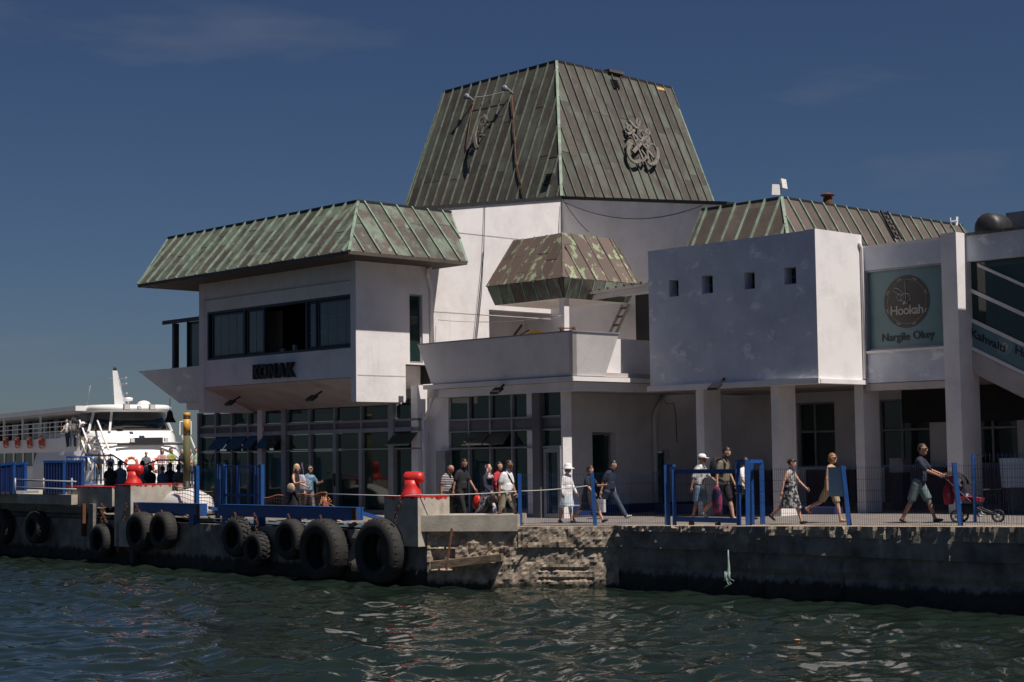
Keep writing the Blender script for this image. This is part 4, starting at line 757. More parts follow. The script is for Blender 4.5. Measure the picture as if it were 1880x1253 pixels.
# ---- slab and bollard blocks
def block(F, px_corner, y_top, wA, wB, zlow, dz=0, off=.25):
    u, z = F.off(off).uz(px_corner, y_top); c = F.off(off).p(u, 0); m = MB()
    m.par(zv(c, zlow), A * wA, B * wB, UP * (z - zlow)); return m, c, z
def bollard(c, label):
    t = thing('mooring_bollard', c, label, 'bollard', None)
    m = MB(); m.lathe(c, [(.28, 0), (.27, .05), (.23, .12), (.20, .25), (.19, .40)], 20); m.build('stem', red, t)
    h = c + UP * .46; ax = V3(.95, -.3, 0); ax /= np.linalg.norm(ax)
    m = MB(); m.lathe(h - ax * .2, [(.02, -.02), (.10, .0), (.15, .05), (.155, .2), (.155, .42), (.13, .5), (.06, .53), (.02, .535)], 16, ax); m.build('head', red, t)
def drip_top(c, wA, wB, z, seed):
    m = MB(); r = np.random.default_rng(seed); m.par(zv(c, z) - (A + B) * .012, A * (wA + .02), B * (wB + .02), UP * .018)
    for k in range(14): f = r.random() * wB * .92; h = .02 + .06 * r.random() ** 2; m.par(zv(c, z - h) - A * .01 + B * f, B * (.03 + .08 * r.random()), A * .012, UP * (h + .004))
    for k in range(12): f = r.random() * wA * .92; h = .02 + .06 * r.random() ** 2; m.par(zv(c, z - h) - B * .01 + A * f, A * (.03 + .08 * r.random()), B * .012, UP * (h + .004))
    return m
for px, yt, wA_, wB_, zl, bx, by, lab in ((767, 913, 1.35, 1.05, 1.0, .35, .3, 'by the big tyres'), (240, 891, 1.0, 2.2, .55, .5, .25, 'before the waiting crowd')):
    m, c, z = block(PA, px, yt, wA_, wB_, zl)
    bl = thing('bollard_block', zv(c, zl), 'stained concrete block with red painted top ' + lab, 'concrete block'); m.build('block', conc, bl)
    drip_top(c, wA_, wB_, z, int(px)).build('painted_top', red, bl)
    bollard(zv(c + A * wA_ * .55 + B * .42, z + .018), 'red mushroom shaped mooring bollard ' + lab)
m, c, z = block(PA, 206, 895, 3.2, .55, 1.75, off=.1); bl = thing('concrete_beam', zv(c, 1.75), 'stained concrete beam with red painted top beside the bollard block', 'concrete beam'); m.build('beam', conc, bl); drip_top(c, 3.2, .55, z, 4).build('painted_top', red, bl)
u0 = PLt.uz(771, 955)[0]; u1 = PLt.uz(951, 955)[0]; zt_ = PLt.uz(860, 946)[1]; m = MB(); m.fbox(PLt, u0, u1, 1.38, zt_, -1.1, .1); tagged(m, 'concrete_slab', conc, 'low pale concrete slab on the broken quay edge', 'concrete slab')
# rusty bracket, timber and iron on the sunlit face
m = MB(); a_, b_ = PLt.uz(796, 1030), PLt.uz(925, 1022); m.hexa([PLt.p(a_[0], a_[1] - .2, 0), PLt.p(b_[0], b_[1] - .1, 0), PLt.p(b_[0], b_[1] - .1, .3), PLt.p(a_[0], a_[1] - .2, .3), PLt.p(a_[0], a_[1] - .0, .05), PLt.p(b_[0], b_[1] + .08, .05), PLt.p(b_[0], b_[1] + .08, .33), PLt.p(a_[0], a_[1] - .0, .33)]); tagged(m, 'timber_fender', wood, 'rotten timber fender hanging on the sunlit broken concrete', 'timber')
for n_, (x0, y0, x1, y1, d) in enumerate(((832, 970, 826, 1045, .36), (905, 1000, 893, 1020, .2), (975, 990, 962, 1008, .15))):
    m = MB(); m.bar(PLt.p(*PLt.uz(x0, y0), .12), PLt.p(*PLt.uz(x1, y1), d), .05, .03); tagged(m, 'rusty_iron', rust, ('long rusty strap hanging down over the timber fender', 'short bent rusty rod right of the timber fender', 'thin rusty rod below the concrete lip')[n_], 'iron bar')
# ---- steel beams on short posts
def beam(xa, xb, ya, yb, name_lab, posts, braces):
    F = PA.off(.12); ua, za = F.uz(xa, ya); ub, zb = F.uz(xb, yb); zmid = (za + zb) / 2; t = thing('fender_beam', F.p(ua, zmid - .17), name_lab, 'steel beam')
    m = MB(); m.fbox(F, ua, ub, zmid - .17, zmid + .15, -.22, 0); m.fbox(F, ua, ub, zmid + .15, zmid + .17, -.26, .03); m.build('beam', blue, t)
    m = MB(); m.fbox(F, ua + .01, ua + .2, zmid - .165, zmid + .165, .001, .02); m.build('end_plate', rust, t)
    for x in posts: u = F.uz(x, 950)[0]; m = MB(); m.fbox(F, u - .13, u + .13, 1.3, zmid - .17, -.24, -.02); m.build('post', blue, t)
    for x in braces: u = F.uz(x, 950)[0]; p = F.p(u, zmid + .05, -.25); m = MB(); m.bar(p, zv(p + B * 1.15 - A * .1, 1.5), .22, .08); m.build('brace', blue, t)
    return zmid
zb1 = beam(655, 404, 944, 937, 'long blue steel beam carrying the nearer tyres', (412, 470, 535, 600), (500, 562, 640)); zb2 = beam(368, 238, 933, 935, 'blue steel beam with two tyres beside the bollard block', (350, 290, 245), (372, 300))
# ---- tyres hung as fenders
def tyre(x, y, r_px, tread, label, width=.62, chain_to=None, tilt=0):
    F = PA.off(.08); u, z = F.uz(x, y); dist = F.p(u, z)[1]; R_ = r_px * dist / FPX; w = R_ * width; ax = -B + UP * tilt; ax /= np.linalg.norm(ax)
    c = F.p(u, z, 0); t = thing('tyre_fender', zv(c, z - R_), label, 'tyre', 'old tyres hung along the dark quay wall')
    prof = [(R_ * .56, .06 * w), (R_ * .60, 0), (R_ * .80, -.01 * w), (R_ * .93, .05 * w), (R_, .18 * w), (R_ * 1.005, .5 * w), (R_, .82 * w), (R_ * .93, .95 * w), (R_ * .8, 1.01 * w), (R_ * .60, w), (R_ * .56, .94 * w), (R_ * .66, .7 * w), (R_ * .72, .5 * w), (R_ * .66, .3 * w)]
    n = 40; a = np.cross(ax, UP); a /= np.linalg.norm(a); b = np.cross(a, ax); vs = []
    for k in range(n):
        an = 2 * math.pi * k / n; rad = a * math.cos(an) + b * math.sin(an)
        for (r, h) in prof: vs.append(c + rad * r + ax * h)
    m_ = len(prof); fs = [(k * m_ + j, k * m_ + (j + 1) % m_, ((k + 1) % n) * m_ + (j + 1) % m_, ((k + 1) % n) * m_ + j) for k in range(n) for j in range(m_)]
    m = MB(); m.add(vs, fs, True); m.build('carcass', rubber, t)
    nl_ = 22 if tread == 'lug' else 30; m = MB()
    for k in range(nl_):
        an = 2 * math.pi * k / nl_; rad = a * math.cos(an) + b * math.sin(an); tan = -a * math.sin(an) + b * math.cos(an)
        if tread == 'lug':
            for s, h0, h1 in ((1, .12, .52), (-1, .48, .88)):
                p = c + rad * R_ * .97 + ax * h0 * w; m.par(p, tan * R_ * .09, ax * (h1 - h0) * w + tan * R_ * .12 * s, rad * R_ * .075)
        else:
            p = c + rad * R_ * .985 + ax * .12 * w; m.par(p, tan * R_ * .025, ax * .28 * w, rad * R_ * .022); p = c + rad * R_ * .985 + ax * .62 * w; m.par(p, tan * R_ * .025, ax * .26 * w, rad * R_ * .022)
    o = m.build('tread', rubber, t); o['kind'] = 'stuff'
    top = c + UP * R_ * .8 + ax * w * .5; end = chain_to if chain_to is not None else zv(top + A * .1, 1.72); chain(t, top, end)
def chain(parent, p, q, name='chain'):
    p, q = np.asarray(p, float), np.asarray(q, float); Ln = np.linalg.norm(q - p); n = max(3, int(Ln / .085)); d = (q - p) / Ln; m = MB(); s1 = np.cross(d, (.3, .8, .1)); s1 /= np.linalg.norm(s1); s2 = np.cross(d, s1)
    for k in range(n):
        c = p + d * Ln * (k + .5) / n + s1 * .03 * math.sin(k * 1.3); s = s1 if k % 2 else s2; pts = [c + d * .06 * math.cos(t) + s * .034 * math.sin(t) for t in np.linspace(0, 2 * math.pi, 9)[:-1]]
        m.tube(pts, .011, 5, closed=True)
    o = m.build(name, rust, parent); o['kind'] = 'stuff'
for x, y, r, td, lab, w in ((714, 1012, 60, 'slick', 'huge worn tyre hanging beside the concrete bollard block corner', .62), (608, 1010, 57, 'slick', 'huge worn tyre with brown scraped rim under the blue beam end', .62), (545, 990, 37, 'slick', 'medium smooth tyre hanging beside the huge scraped tyre', .7), (483, 1008, 31, 'lug', 'small tractor tyre with chunky tread hanging lowest', .8), (447, 985, 35, 'lug', 'medium tractor tyre with chunky tread under the beam start', .75),
                            (312, 974, 34, 'slick', 'medium tyre with grooved tread beside a rusty bracket', .75), (271, 976, 36, 'slick', 'medium tyre next to the tall dark concrete block', .75), (199, 992, 30, 'slick', 'crumpled dark tyre left of the tall concrete block', .8), (80, 968, 28, 'lug', 'tractor tyre under the far concrete deck', .9), (14, 967, 32, 'slick', 'smooth tyre at the far end of the concrete deck', .7)): tyre(x, y, r, td, lab, w)
# iron piles, orange pile and broken stubs under the deck
for n_, (x, y0, y1, w, mt, lab) in enumerate(((218, 960, 1015, .16, rust, 'orange rusted steel plate below the tall concrete block'), (152, 925, 985, .10, rust, 'thin rusted pile below the red topped beam'), (243, 965, 1045, .22, greywood, 'dark timber pile standing in the water'), (168, 925, 1000, .3, conc_dark, 'dark concrete pile below the beam'))):
    F = PA.off(.22); u = F.uz(x, y0)[0]; z0, z1 = F.uz(x, y1)[1], F.uz(x, y0)[1]; m = MB(); m.fbox(F, u - w / 2, u + w / 2, z0, z1, -.12, .03); tagged(m, 'pile', mt, lab, 'pile')
m = MB(); F = PA.off(.35); ua = F.uz(131, 905)[0]; zt_, zb_ = F.uz(90, 908)[1], F.uz(90, 926)[1]; m.fbox(F, ua, ua + 30, zb_, zt_, -4.2, 0); m.fbox(F, ua + .5, ua + 30, 1.3, zb_, -1.2, -.8); tagged(m, 'concrete_deck', conc, 'raised concrete boarding deck under the blue gangways', 'deck'); zdeck = zt_
rr = np.random.default_rng(12)
rub = MB()
for k in range(60):
    u = PA.uz(100 + rr.random() * 560, 960)[0]; c = PA.p(u, 1.42 + rr.random() * .06, -.1 - rr.random() * .5); s = .05 + rr.random() * .16; e = rr.normal(size=3) * .3
    rub.par(c, A * s + UP * e[0] * s * .5, B * s * .8 + A * e[1] * s, UP * s * .5 + B * e[2] * s * .3)
o = rub.build('rubble', conc_rough); o['kind'] = 'stuff'; o['label'] = 'broken concrete rubble along the ledge behind the tyres'; o['category'] = 'rubble'
# rope stub on the dark wall
m = MB(); F = PQ.off(.28); pts = [F.p(*F.uz(x, y), 0) for x, y in ((1337, 1010), (1337, 1025), (1338, 1040), (1337, 1055), (1339, 1068))]; m.tube(pts, [.012, .02, .03, .05, .03], 7)
for k in range(7): c = pts[3] + V3(rr.normal() * .06, -.03, rr.normal() * .09); m.tube([c, c + V3(rr.normal() * .05, 0, -.12), c + V3(rr.normal() * .08, 0, -.2)], .012, 5)
tagged(m, 'frayed_rope', rope_g, 'frayed pale green rope end hanging on the dark quay wall', 'rope')
# ---- blue mesh fence
def wire_panel(parent, p, q, z0a, z0b, h, name='wire_mesh', step=.055, rows=6, r=.0024):
    p, q = zv(p, 0), zv(q, 0); Ln = np.linalg.norm(q - p); d = (q - p) / Ln; nrm = np.array([d[1], -d[0], 0]); n = int(Ln / step); m = MB()
    for k in range(n + 1): t = k / n; b = p + d * Ln * t + UP * (z0a + (z0b - z0a) * t + .03); m.bar(b, b + UP * h, r * 2)
    for j in range(rows): z = .06 + (h - .08) * j / (rows - 1); m.bar(p + UP * (z0a + z) - nrm * r * 2, q + UP * (z0b + z) - nrm * r * 2, r * 2.6)
    o = m.build(name, wire_blue, parent); o['kind'] = 'stuff'
def fpost(parent, c, z0, h, w=.09, lean=0, top=None): m = MB(); m.bar(zv(c, z0), zv(c, z0 + h) + V3(-lean, 0, 0), w); m.build('post', blue, parent)
FQ = PQ.off(-.32); FLt = PLt.off(-.30)
def base(F, x, y=966): u = F.uz(x, y)[0]; q = F.p(u, 0); return q
fp = [base(FLt, 955), base(FLt, 1093), base(FQ, 1226), base(FQ, 1378), base(FQ, 1560), base(FQ, 1764), base(FQ, 1764) - A * 3.2, base(FQ, 1764) - A * 6.4]
fence = thing('mesh_fence', zv(fp[4], floor_z(fp[4][0])), 'blue welded mesh fence with tilted posts along the quay edge', 'fence')
fh = [1.30, 1.30, 1.34, 1.34, 1.34, 1.36, 1.36, 1.36]; lean = [.0, .06, 0, 0, .12, .10, 0, 0]
for k in (0, 1, 4, 5, 6, 7): fpost(fence, fp[k], floor_z(fp[k][0]) - .05, fh[k] + .05, .09, lean[k])
corner = FQ.p(0.15, 0)
wire_panel(fence, fp[0], fp[1], floor_z(fp[0][0]), floor_z(fp[1][0]), 1.27); wire_panel(fence, fp[1], corner, 1.5, 1.5, 1.29); wire_panel(fence, corner, fp[2], 1.5, floor_z(fp[2][0]), 1.29)
for k in (3, 4, 5, 6): wire_panel(fence, fp[k], fp[k + 1], floor_z(fp[k][0]), floor_z(fp[k + 1][0]), 1.31)
# second fence run behind, at the right
fb = [base(PQ.off(-2.6), 1790, 950), base(PQ.off(-2.6), 1790, 950) - A * 4]
f2 = thing('mesh_fence', zv(fb[0], 1.6), 'dark mesh fence in the shade behind the pushchair', 'fence'); wire_panel(f2, fb[0], fb[1], 1.6, 1.6, 1.55, step=.1); fpost(f2, fb[0], 1.55, 1.6, .06)
# sliding gate
gt = thing('sliding_gate', zv((fp[2] + fp[3]) / 2, floor_z(fp[2][0])), 'blue steel sliding gate on rollers with twin end posts', 'gate'); g0, g1 = fp[2], fp[3]; gd = (g1 - g0) / np.linalg.norm(g1 - g0); zg = floor_z(g0[0])
for c, w, h in ((g0, .13, 1.46), (g0 + gd * .22, .09, 1.35), (g1 - gd * .05, .13, 1.55), (g1 - gd * .42 + B * .1, .10, 1.52), (g1 - gd * .22 + B * .35, .09, 1.5), (g1 + B * .45, .10, 1.5)): m = MB(); m.bar(zv(c, zg - .04), zv(c, zg + h), w); m.build('post', blue, gt)
for z, w in ((1.30, .10), (.16, .12)): m = MB(); m.bar(zv(g0 + gd * .2, zg + z), zv(g1 - gd * .38, zg + z), .06, w); m.build('rail', blue, gt)
m = MB(); m.bar(zv(g0 - gd * .04, zg + 1.44), zv(g0 + gd * .24, zg + 1.44), .1, .06); m.build('cap_bar', blue, gt)
m = MB(); m.bar(zv(g1 - gd * .45 + B * .1, zg + 1.52), zv(g1, zg + 1.53), .08, .08); m.bar(zv(g1, zg + 1.53), zv(g1 + B * .45, zg + 1.52), .08); m.build('cap_bar', blue, gt)
wire_panel(gt, g0 + gd * .26, g1 - gd * .42, zg + .18, zg + .18, 1.08, rows=5)
for t in (.3, .62): m = MB(); c = zv(g0 + (g1 - g0) * t, zg + .06); m.lathe(c - B * .03, [(.02, -.02), (.06, -.018), (.06, .06), (.02, .062)], 12, B); m.build('roller', rust, gt)
m = MB(); m.bar(zv(g1 - gd * .4, zg + .8), zv(g1 - gd * .1, zg + .78), .02); m.lathe(zv(g1 - gd * .38, zg + .8) - B * .06, [(.01, 0), (.03, .01), (.03, .05)], 8, B); m.build('latch', alu, gt)
# mesh cage by the beam
cg = thing('mesh_cage', PA.p(PA.uz(418, 950)[0], 1.5, -.5), 'blue mesh gate and posts standing behind the tyre beams', 'gate'); FC = PA.off(-.35)
for x, yt, w in ((358, 856, .12), (397, 853, .11), (409, 854, .11), (434, 856, .08), (467, 856, .09), (477, 853, .12)):
    u = FC.uz(x, 950)[0]; zt_ = FC.uz(x, yt)[1]; m = MB(); m.fbox(FC, u - w / 2, u + w / 2, 1.4, zt_, -w, 0); m.build('post', blue, cg)
zc_ = FC.uz(435, 857)[1]; xs_ = [FC.p(FC.uz(x, 950)[0], 0) for x in (358, 397, 409, 467)]
wire_panel(cg, xs_[0], xs_[1], 1.5, 1.5, zc_ - 1.58, step=.07); wire_panel(cg, xs_[2], xs_[3], 1.6, 1.6, zc_ - 1.68, step=.07)
m = MB()
for x0, x1, z in ((397, 409, zc_ + .05), (409, 477, zc_), (409, 470, 2.2)): m.bar(FC.p(FC.uz(x0, 950)[0], z, -.05), FC.p(FC.uz(x1, 950)[0], z, -.05), .06)
m.build('rail', blue, cg)
# lines and netting
m = MB(); pts = [at_y(598, 907, 45.5), at_y(660, 909, 44), at_y(735, 911, 42.6)]; m.tube(pts, .014, 6); q0_ = at_y(765, 909, 41.8); m.tube([pts[-1], q0_], .014, 6); m.tube(sag(q0_, zv(fp[0], floor_z(0) + .86), .03), .014, 6); m.tube(sag(zv(fp[0], floor_z(0) + .86), zv(fp[1], floor_z(0) + 1.0), .03), .014, 6); tagged(m, 'white_line', rope, 'thin white line stretched from the bollard to the fence post', 'rope')
m = MB(); r = np.random.default_rng(21)
def net(x0, x1, ya0, ya1, yb0, yb1, Y0, Y1, nx, nz):
    P = lambda i, j: at_y(x0 + (x1 - x0) * i / nx, (ya0 + (ya1 - ya0) * i / nx) * (1 - j / nz) + (yb0 + (yb1 - yb0) * i / nx) * j / nz + 2 * math.sin(i * .7 + j), Y0 + (Y1 - Y0) * i / nx)
    for j in range(nz + 1): m.tube([P(i, j) for i in range(nx + 1)], .014 if j < 2 else .009, 5)
    for i in range(0, nx + 1): m.tube([P(i, j) for j in range(nz + 1)], .006, 4)
net(480, 600, 913, 906, 940, 926, 48, 46, 26, 5)
for k in range(26): c = at_y(597 + r.normal() * 4, 912 + r.random() * 20, 45.6); m.tube([c, c + V3(r.normal() * .08, 0, -.1), c + V3(r.normal() * .1, 0, -.22)], .014, 5)
tagged(m, 'safety_net', rope_o, 'bunched orange safety netting strung behind the blue beam', 'net')
m = MB(); net(320, 400, 892, 905, 925, 940, 52.5, 49.5, 16, 5); tagged(m, 'safety_net', rope_o, 'orange safety netting strung before the covered dinghy', 'net')
# hanging chains on blocks
for n_, (x0, y0, x1, y1, lab) in enumerate(((735, 915, 724, 960, 'rusty chain draped from the block over the huge tyre'), (232, 925, 225, 958, 'rusty chain on the tall dark concrete block'), (187, 925, 194, 960, 'rusty chain hanging below the concrete beam'), (250, 925, 247, 965, 'rusty chain hanging beside the tall block'))):
    t = thing('loose_chain', PA.off(.4).p(*PA.off(.4).uz(x1, y1)), lab, 'chain'); chain(t, PA.off(.36).p(*PA.off(.36).uz(x0, y0)), PA.off(.36).p(*PA.off(.36).uz(x1, y1)), 'links')
# ---- gangways at the far left
def gangway(x0, x1, yt, label, Y, slope=-.12):
    p, q = at_y(x0, 905, Y), at_y(x1, 905, Y - .4); zb_ = zdeck; d = zv(q - p, 0); ln_ = np.linalg.norm(d); d /= ln_; zt_ = at_y(x1, yt, Y)[2]; n = V3(-d[1], d[0], 0); t = thing('gangway', zv(p, zb_), label, 'gangway')
    for k, off in enumerate((0, 1.5)):
        o = zv(p, zb_) + n * off - d * (.5 * k); m = MB(); m.hexa([o, o + d * ln_, o + d * ln_ + n * .05, o + n * .05, zv(o, zt_ + slope), zv(o + d * ln_, zt_), zv(o + d * ln_, zt_) + n * .05, zv(o, zt_ + slope) + n * .05]); m.build('side_panel', blue_dark, t)
        m = MB(); m.bar(zv(o, zt_ + slope + .04) + n * .02, zv(o + d * ln_, zt_ + .04) + n * .02, .09, .08); m.bar(zv(o + d * (ln_ - .04), zb_) + n * .02, zv(o + d * (ln_ - .04), zt_ + .05) + n * .02, .08); m.build('rail', blue, t)
        for s in np.linspace(.1, .9, 7): m = MB(); m.bar(zv(o + d * ln_ * s, zb_ + .03) - n * .012, zv(o + d * ln_ * s, zt_ + slope * (1 - s) - .03) - n * .012, .025); m.build('rib', blue_dark, t)
    m = MB(); m.hexa([zv(p, zb_), zv(q, zb_), zv(q, zb_) + n * 1.5, zv(p, zb_) + n * 1.5, zv(p, zb_ + .08), zv(q, zb_ + .08), zv(q, zb_ + .08) + n * 1.5, zv(p, zb_ + .08) + n * 1.5]); m.build('walkway', alu, t)
gangway(-40, 27, 853, 'dark blue gangway panel at the far end of the deck', 57.5); gangway(80, 119, 850, 'dark blue gangway panel with ribbed sheet beside the bollard', 55.5, .0)
hr = thing('stair_rail', at_y(150, 905, 57), 'blue railings of the boarding stair behind the concrete beam', 'railing')
def railing(parent, pts, h, mt, step=.16, r=.03):
    m = MB(); m.tube([q + UP * h for q in pts], r, 7); m.build('handrail', mt, parent); m = MB(); m.tube([q + UP * .12 for q in pts], r * .7, 6)
    for a_, b_ in zip(pts[:-1], pts[1:]):
        n = max(2, int(np.linalg.norm(b_ - a_) / step))
        for k in range(n): c = a_ + (b_ - a_) * k / n; m.bar(c + UP * .1, c + UP * h, .02)
    o = m.build('balusters', mt, parent); o['kind'] = 'stuff'
railing(hr, [at_y(122, 893, 57), at_y(165, 893, 57), at_y(180, 905, 57)], 1.0, blue); railing(hr, [at_y(165, 888, 59), at_y(207, 888, 59), at_y(234, 906, 59)], 1.0, blue); railing(hr, [at_y(255, 905, 64), at_y(290, 893, 64), at_y(345, 893, 64)], 1.0, blue)
pr_ = thing('pipe_rail', at_y(60, 905, 54.6), 'grey pipe railing along the concrete deck edge', 'railing')
for y in (881, 895): m = MB(); m.tube([at_y(27, y, 55.2), at_y(140, y + 4, 53.6)], .03); m.build('pipe', alu, pr_)
for x in (28, 80, 132): m = MB(); m.tube([at_y(x, 878, 54.6), zv(at_y(x, 900, 54.6), zdeck)], .03); m.build('stanchion', alu, pr_)
# timber pole, lamp
t = thing('mooring_pole', zv(at_y(343, 900, 52.6), 1.4), 'tall pole with yellow and black bands by the glass corner', 'pole'); c = at_y(343, 900, 52.6)
for k, (ya, yb, mt) in enumerate(((884, 800, mat('olive_timber', (.09, .085, .03), .8)), (800, 797, black), (797, 770, yellow), (770, 766, black), (766, 758, yellow), (930, 884, black))):
    m = MB(); m.tube([zv(c, at_y(343, ya, 52.6)[2]), zv(c, at_y(343, yb, 52.6)[2])], .115, 12); m.build('band', mt, t)
t = thing('hanging_lamp', at_y(312, 776, 57.5), 'black bell shaped lamp hanging under the terrace wing', 'lamp'); c = at_y(312, 776, 57.5); m = MB(); m.lathe(c, [(.21, 0), (.19, .05), (.12, .18), (.09, .36), (.03, .42)], 18); m.build('shade', black, t); m = MB(); m.tube([c + UP * .4, zv(c, PT.uz(312, 742)[1] + .1)], .012, 5); m.build('cord', black, t)
t = thing('covered_boat', zv(at_y(355, 925, 52.5), 1.5), 'white tarpaulin covered dinghy behind the blue fence post', 'boat'); c = zv(at_y(352, 930, 52.5), 1.5)
m = MB(); m.loft([[c + A * a_ + B * (w * math.cos(s)) + UP * (.05 + h * max(0, math.sin(s)) ** .8) for s in np.linspace(0, math.pi, 9)] for a_, w, h in ((-.95, .1, .3), (-.7, .5, .62), (0, .65, .8), (.8, .6, .75), (1.5, .3, .55), (1.7, .1, .4))]); m.build('cover', mat('white_tarpaulin', (.62, .60, .58), .6), t)
# signs carried on fences
m = MB(); c = base(PQ.off(-.45), 1520, 955); 
t = thing('white_box', zv(at_y(1865, 900, 40.5), 1.6), 'pale blue plastic crate behind the mesh fence', 'crate'); m = MB(); p = at_y(1850, 896, 40.5); m.hexa([p, p + V3(.9, -.1, 0), p + V3(.9, .5, 0), p + V3(0, .5, 0), p + V3(-.04, 0, .72), p + V3(.9, -.1, .72), p + V3(.9, .5, .72), p + V3(-.04, .5, .72)]); m.build('body', mat('pale_plastic', (.30, .38, .45), .5), t)
m = MB(); m.cbox(zv(p + V3(.45, .2, 0), 1.6), .8, .5, p[2] - 1.6); m.build('stand', darkmetal, t)
def bush(name, c, label, n=220, s=.35, h=.7):
    t = thing(name, c, label, 'plant'); r = np.random.default_rng(31); m = MB(); g = MB()
    for k in range(9): e = c + V3(r.normal() * s * .5, r.normal() * s * .3, h * (.4 + .6 * r.random())); g.tube([c, (c + e) / 2 + V3(r.normal() * .03, 0, .05), e], [.012, .009, .004], 5)
    for k in range(n):
        q = c + V3(r.normal() * s * .6, r.normal() * s * .4, h * (.15 + .85 * r.random())); d = r.normal(size=3); d /= np.linalg.norm(d); e = np.cross(d, r.normal(size=3)); e /= np.linalg.norm(e); L_ = .05 + .06 * r.random()
        m.add([q, q + d * L_ * .5 + e * L_ * .22, q + d * L_, q + d * L_ * .5 - e * L_ * .22], [(0, 1, 2, 3)])
    g.build('stems', greywood, t); o = m.build('leaves', mat('leaf_green', (.05, .09, .025), .6), t); o['kind'] = 'stuff'
bush('potted_shrub', zv(at_y(1842, 915, 41.5), 1.65), 'small green shrub in the shade beside the pale crate')
# lit pot on the porch
t = thing('pale_bin', zv(at_y(1654, 905, 44.5), 1.62), 'grey planter box standing on the porch wall', 'planter'); m = MB(); p = at_y(1643, 868, 44.3); m.cbox(p + V3(.2, .2, 0), .42, .4, .38, A); m.build('body', alu, t); m = MB(); m.cbox(zv(p + V3(.2, .2, 0), 1.62), .34, .34, p[2] - 1.62, A); m.build('stand', darkmetal, t)
# ================================================================== the ferry
fa = math.radians(31); UF = V3(-math.sin(fa), math.cos(fa), 0); VF = V3(math.cos(fa), math.sin(fa), 0); YF = 84.
ferry = thing('ferry', V3(-18, YF + 6, 0), 'white double deck passenger ferry moored beyond the terminal', 'ferry')
fc = at_y(247, 800, YF); FO = zv(fc, 0)                      # middle of the wheelhouse front
zy = lambda y: 3.28 + (844.5 - y) * YF / FPX
def ring(w, front, z, rear=-9, rnd=.55, n=11, rake=0):
    """outline of a deckhouse slice: rounded front, straight sides"""
    pts = []
    for k in range(n):
        t = -1 + 2 * k / (n - 1); s = front - rnd * w * abs(t) ** 3.5; pts.append(FO + VF * (w * math.copysign(abs(t) ** .8, t)) - UF * s + UP * z)
    pts += [FO + VF * w + UF * (-rear) + UP * z, FO - VF * w + UF * (-rear) + UP * z]; return pts
def house(name, levels, mt, parent=ferry, rear=-9): m = MB(); m.loft([ring(w, f, z, rear) for w, f, z in levels]); return m.build(name, mt, parent)
body = house('superstructure', [(2.75, 1.3, .4), (2.70, 1.25, zy(850)), (2.55, 1.0, zy(835)), (2.42, .7, zy(812)), (2.36, .55, zy(800)), (2.3, .4, zy(794)), (2.3, .30, zy(792))], shipwhite)
house('windscreen', [(2.22, .30, zy(793)), (1.85, -.15, zy(757))], glassmat('dark_screen', (.006, .008, .012), .04, .05), ferry, -3.2)
house('visor', [(2.0, .35, zy(757.5)), (2.12, .62, zy(755)), (2.12, .62, zy(748)), (2.0, .4, zy(744.5))], shipwhite, ferry, -42)
for t in (-.98, -.62, .97): m = MB(); m.bar(FO + VF * 2.23 * t - UF * (.34 - (.9 if abs(t) > .9 else .0)) + UP * zy(793), FO + VF * 1.86 * t - UF * (-.10 - (.8 if abs(t) > .9 else 0)) + UP * zy(757), .10); m.build('mullion', shipwhite, ferry)
m = MB(); m.tube([FO + VF * (w * 2.5) - UF * (.88 - .9 * abs(w) ** 4) + UP * zy(815) for w in np.linspace(-.95, .95, 15)], .05, 6); m.build('rubbing_strake', alu, body)
m = MB(); p = FO - UF * .86 + UP * zy(816); m.par(p - VF * .35, VF * 1.5, -UF * .12, UP * .3); m.build('name_board', black, ferry)
m = MB(); m.par(FO - UF * .92 + UP * zy(819) - VF * 1.2, VF * 3.4, -UF * .1, UP * .08); m.build('light_bar', darkmetal, ferry)
def mount(x, y, s=.22, Y=YF - 1): m = MB(); c = at_y(x, y, Y); m.par(c - VF * s / 2, VF * s, -UF * s * .6, UP * s); o = m.build('deck_light', alu, ferry); m = MB(); m.par(c - VF * s * .4 - UF * s * .61 + UP * s * .1, VF * s * .8, -UF * .01, UP * s * .8); m.build('lens', rope, o)
for x, y, s in ((242, 813, .22), (304, 811, .18), (231, 753, .3), (255, 752, .18), (278, 753, .28)): mount(x, y, s)
# long side: lower deck, windows, bulwark band, open upper deck
SP = on_plane(146, 815, at_y(146, 815, 83.5), VF); PSd = Face(zv(SP, 0), UF, -VF); Lf = 34.
zb1, zb2 = PSd.uz(140, 829)[1], PSd.uz(140, 803)[1]; zrf, zrt_ = PSd.uz(120, 757)[1], PSd.uz(120, 748)[1]
m = MB(); m.hexa([PSd.p(.55, zb1, 0), PSd.p(Lf, zb1, 0), PSd.p(Lf, zb1, -4.4), PSd.p(.55, zb1, -4.4), PSd.p(0, zb2, 0), PSd.p(Lf, zb2, 0), PSd.p(Lf, zb2, -4.4), PSd.p(0, zb2, -4.4)]); m.build('upper_deck', shipwhite, ferry)
m = MB(); m.fbox(PSd, .2, Lf, zrf, zrt_, -4.4, .15); m.build('sun_roof', shipwhite, ferry)
m = MB(); m.fbox(PSd, 2.0, Lf, .2, zb1 - .75, -4.6, -.05); m.build('hull', shipwhite, ferry); m = MB(); m.fbox(PSd, 1.2, Lf, zb1 - .78, zb1, -4.2, -.35); m.build('lower_windows', glass, ferry)
for u in np.arange(1.4, Lf, 2.1): m = MB(); m.fbox(PSd, u, u + .25, zb1 - .8, zb1 + .01, -.34, -.3); m.build('window_post', shipwhite, ferry)
m = MB(); m.fbox(PSd, 2.2, Lf, zb2, zrf, -3.0, -2.8); m.fbox(PSd, 2.0, 2.2, zb2, zrf, -4.2, -2.8); m.build('saloon', glass_pale, ferry)
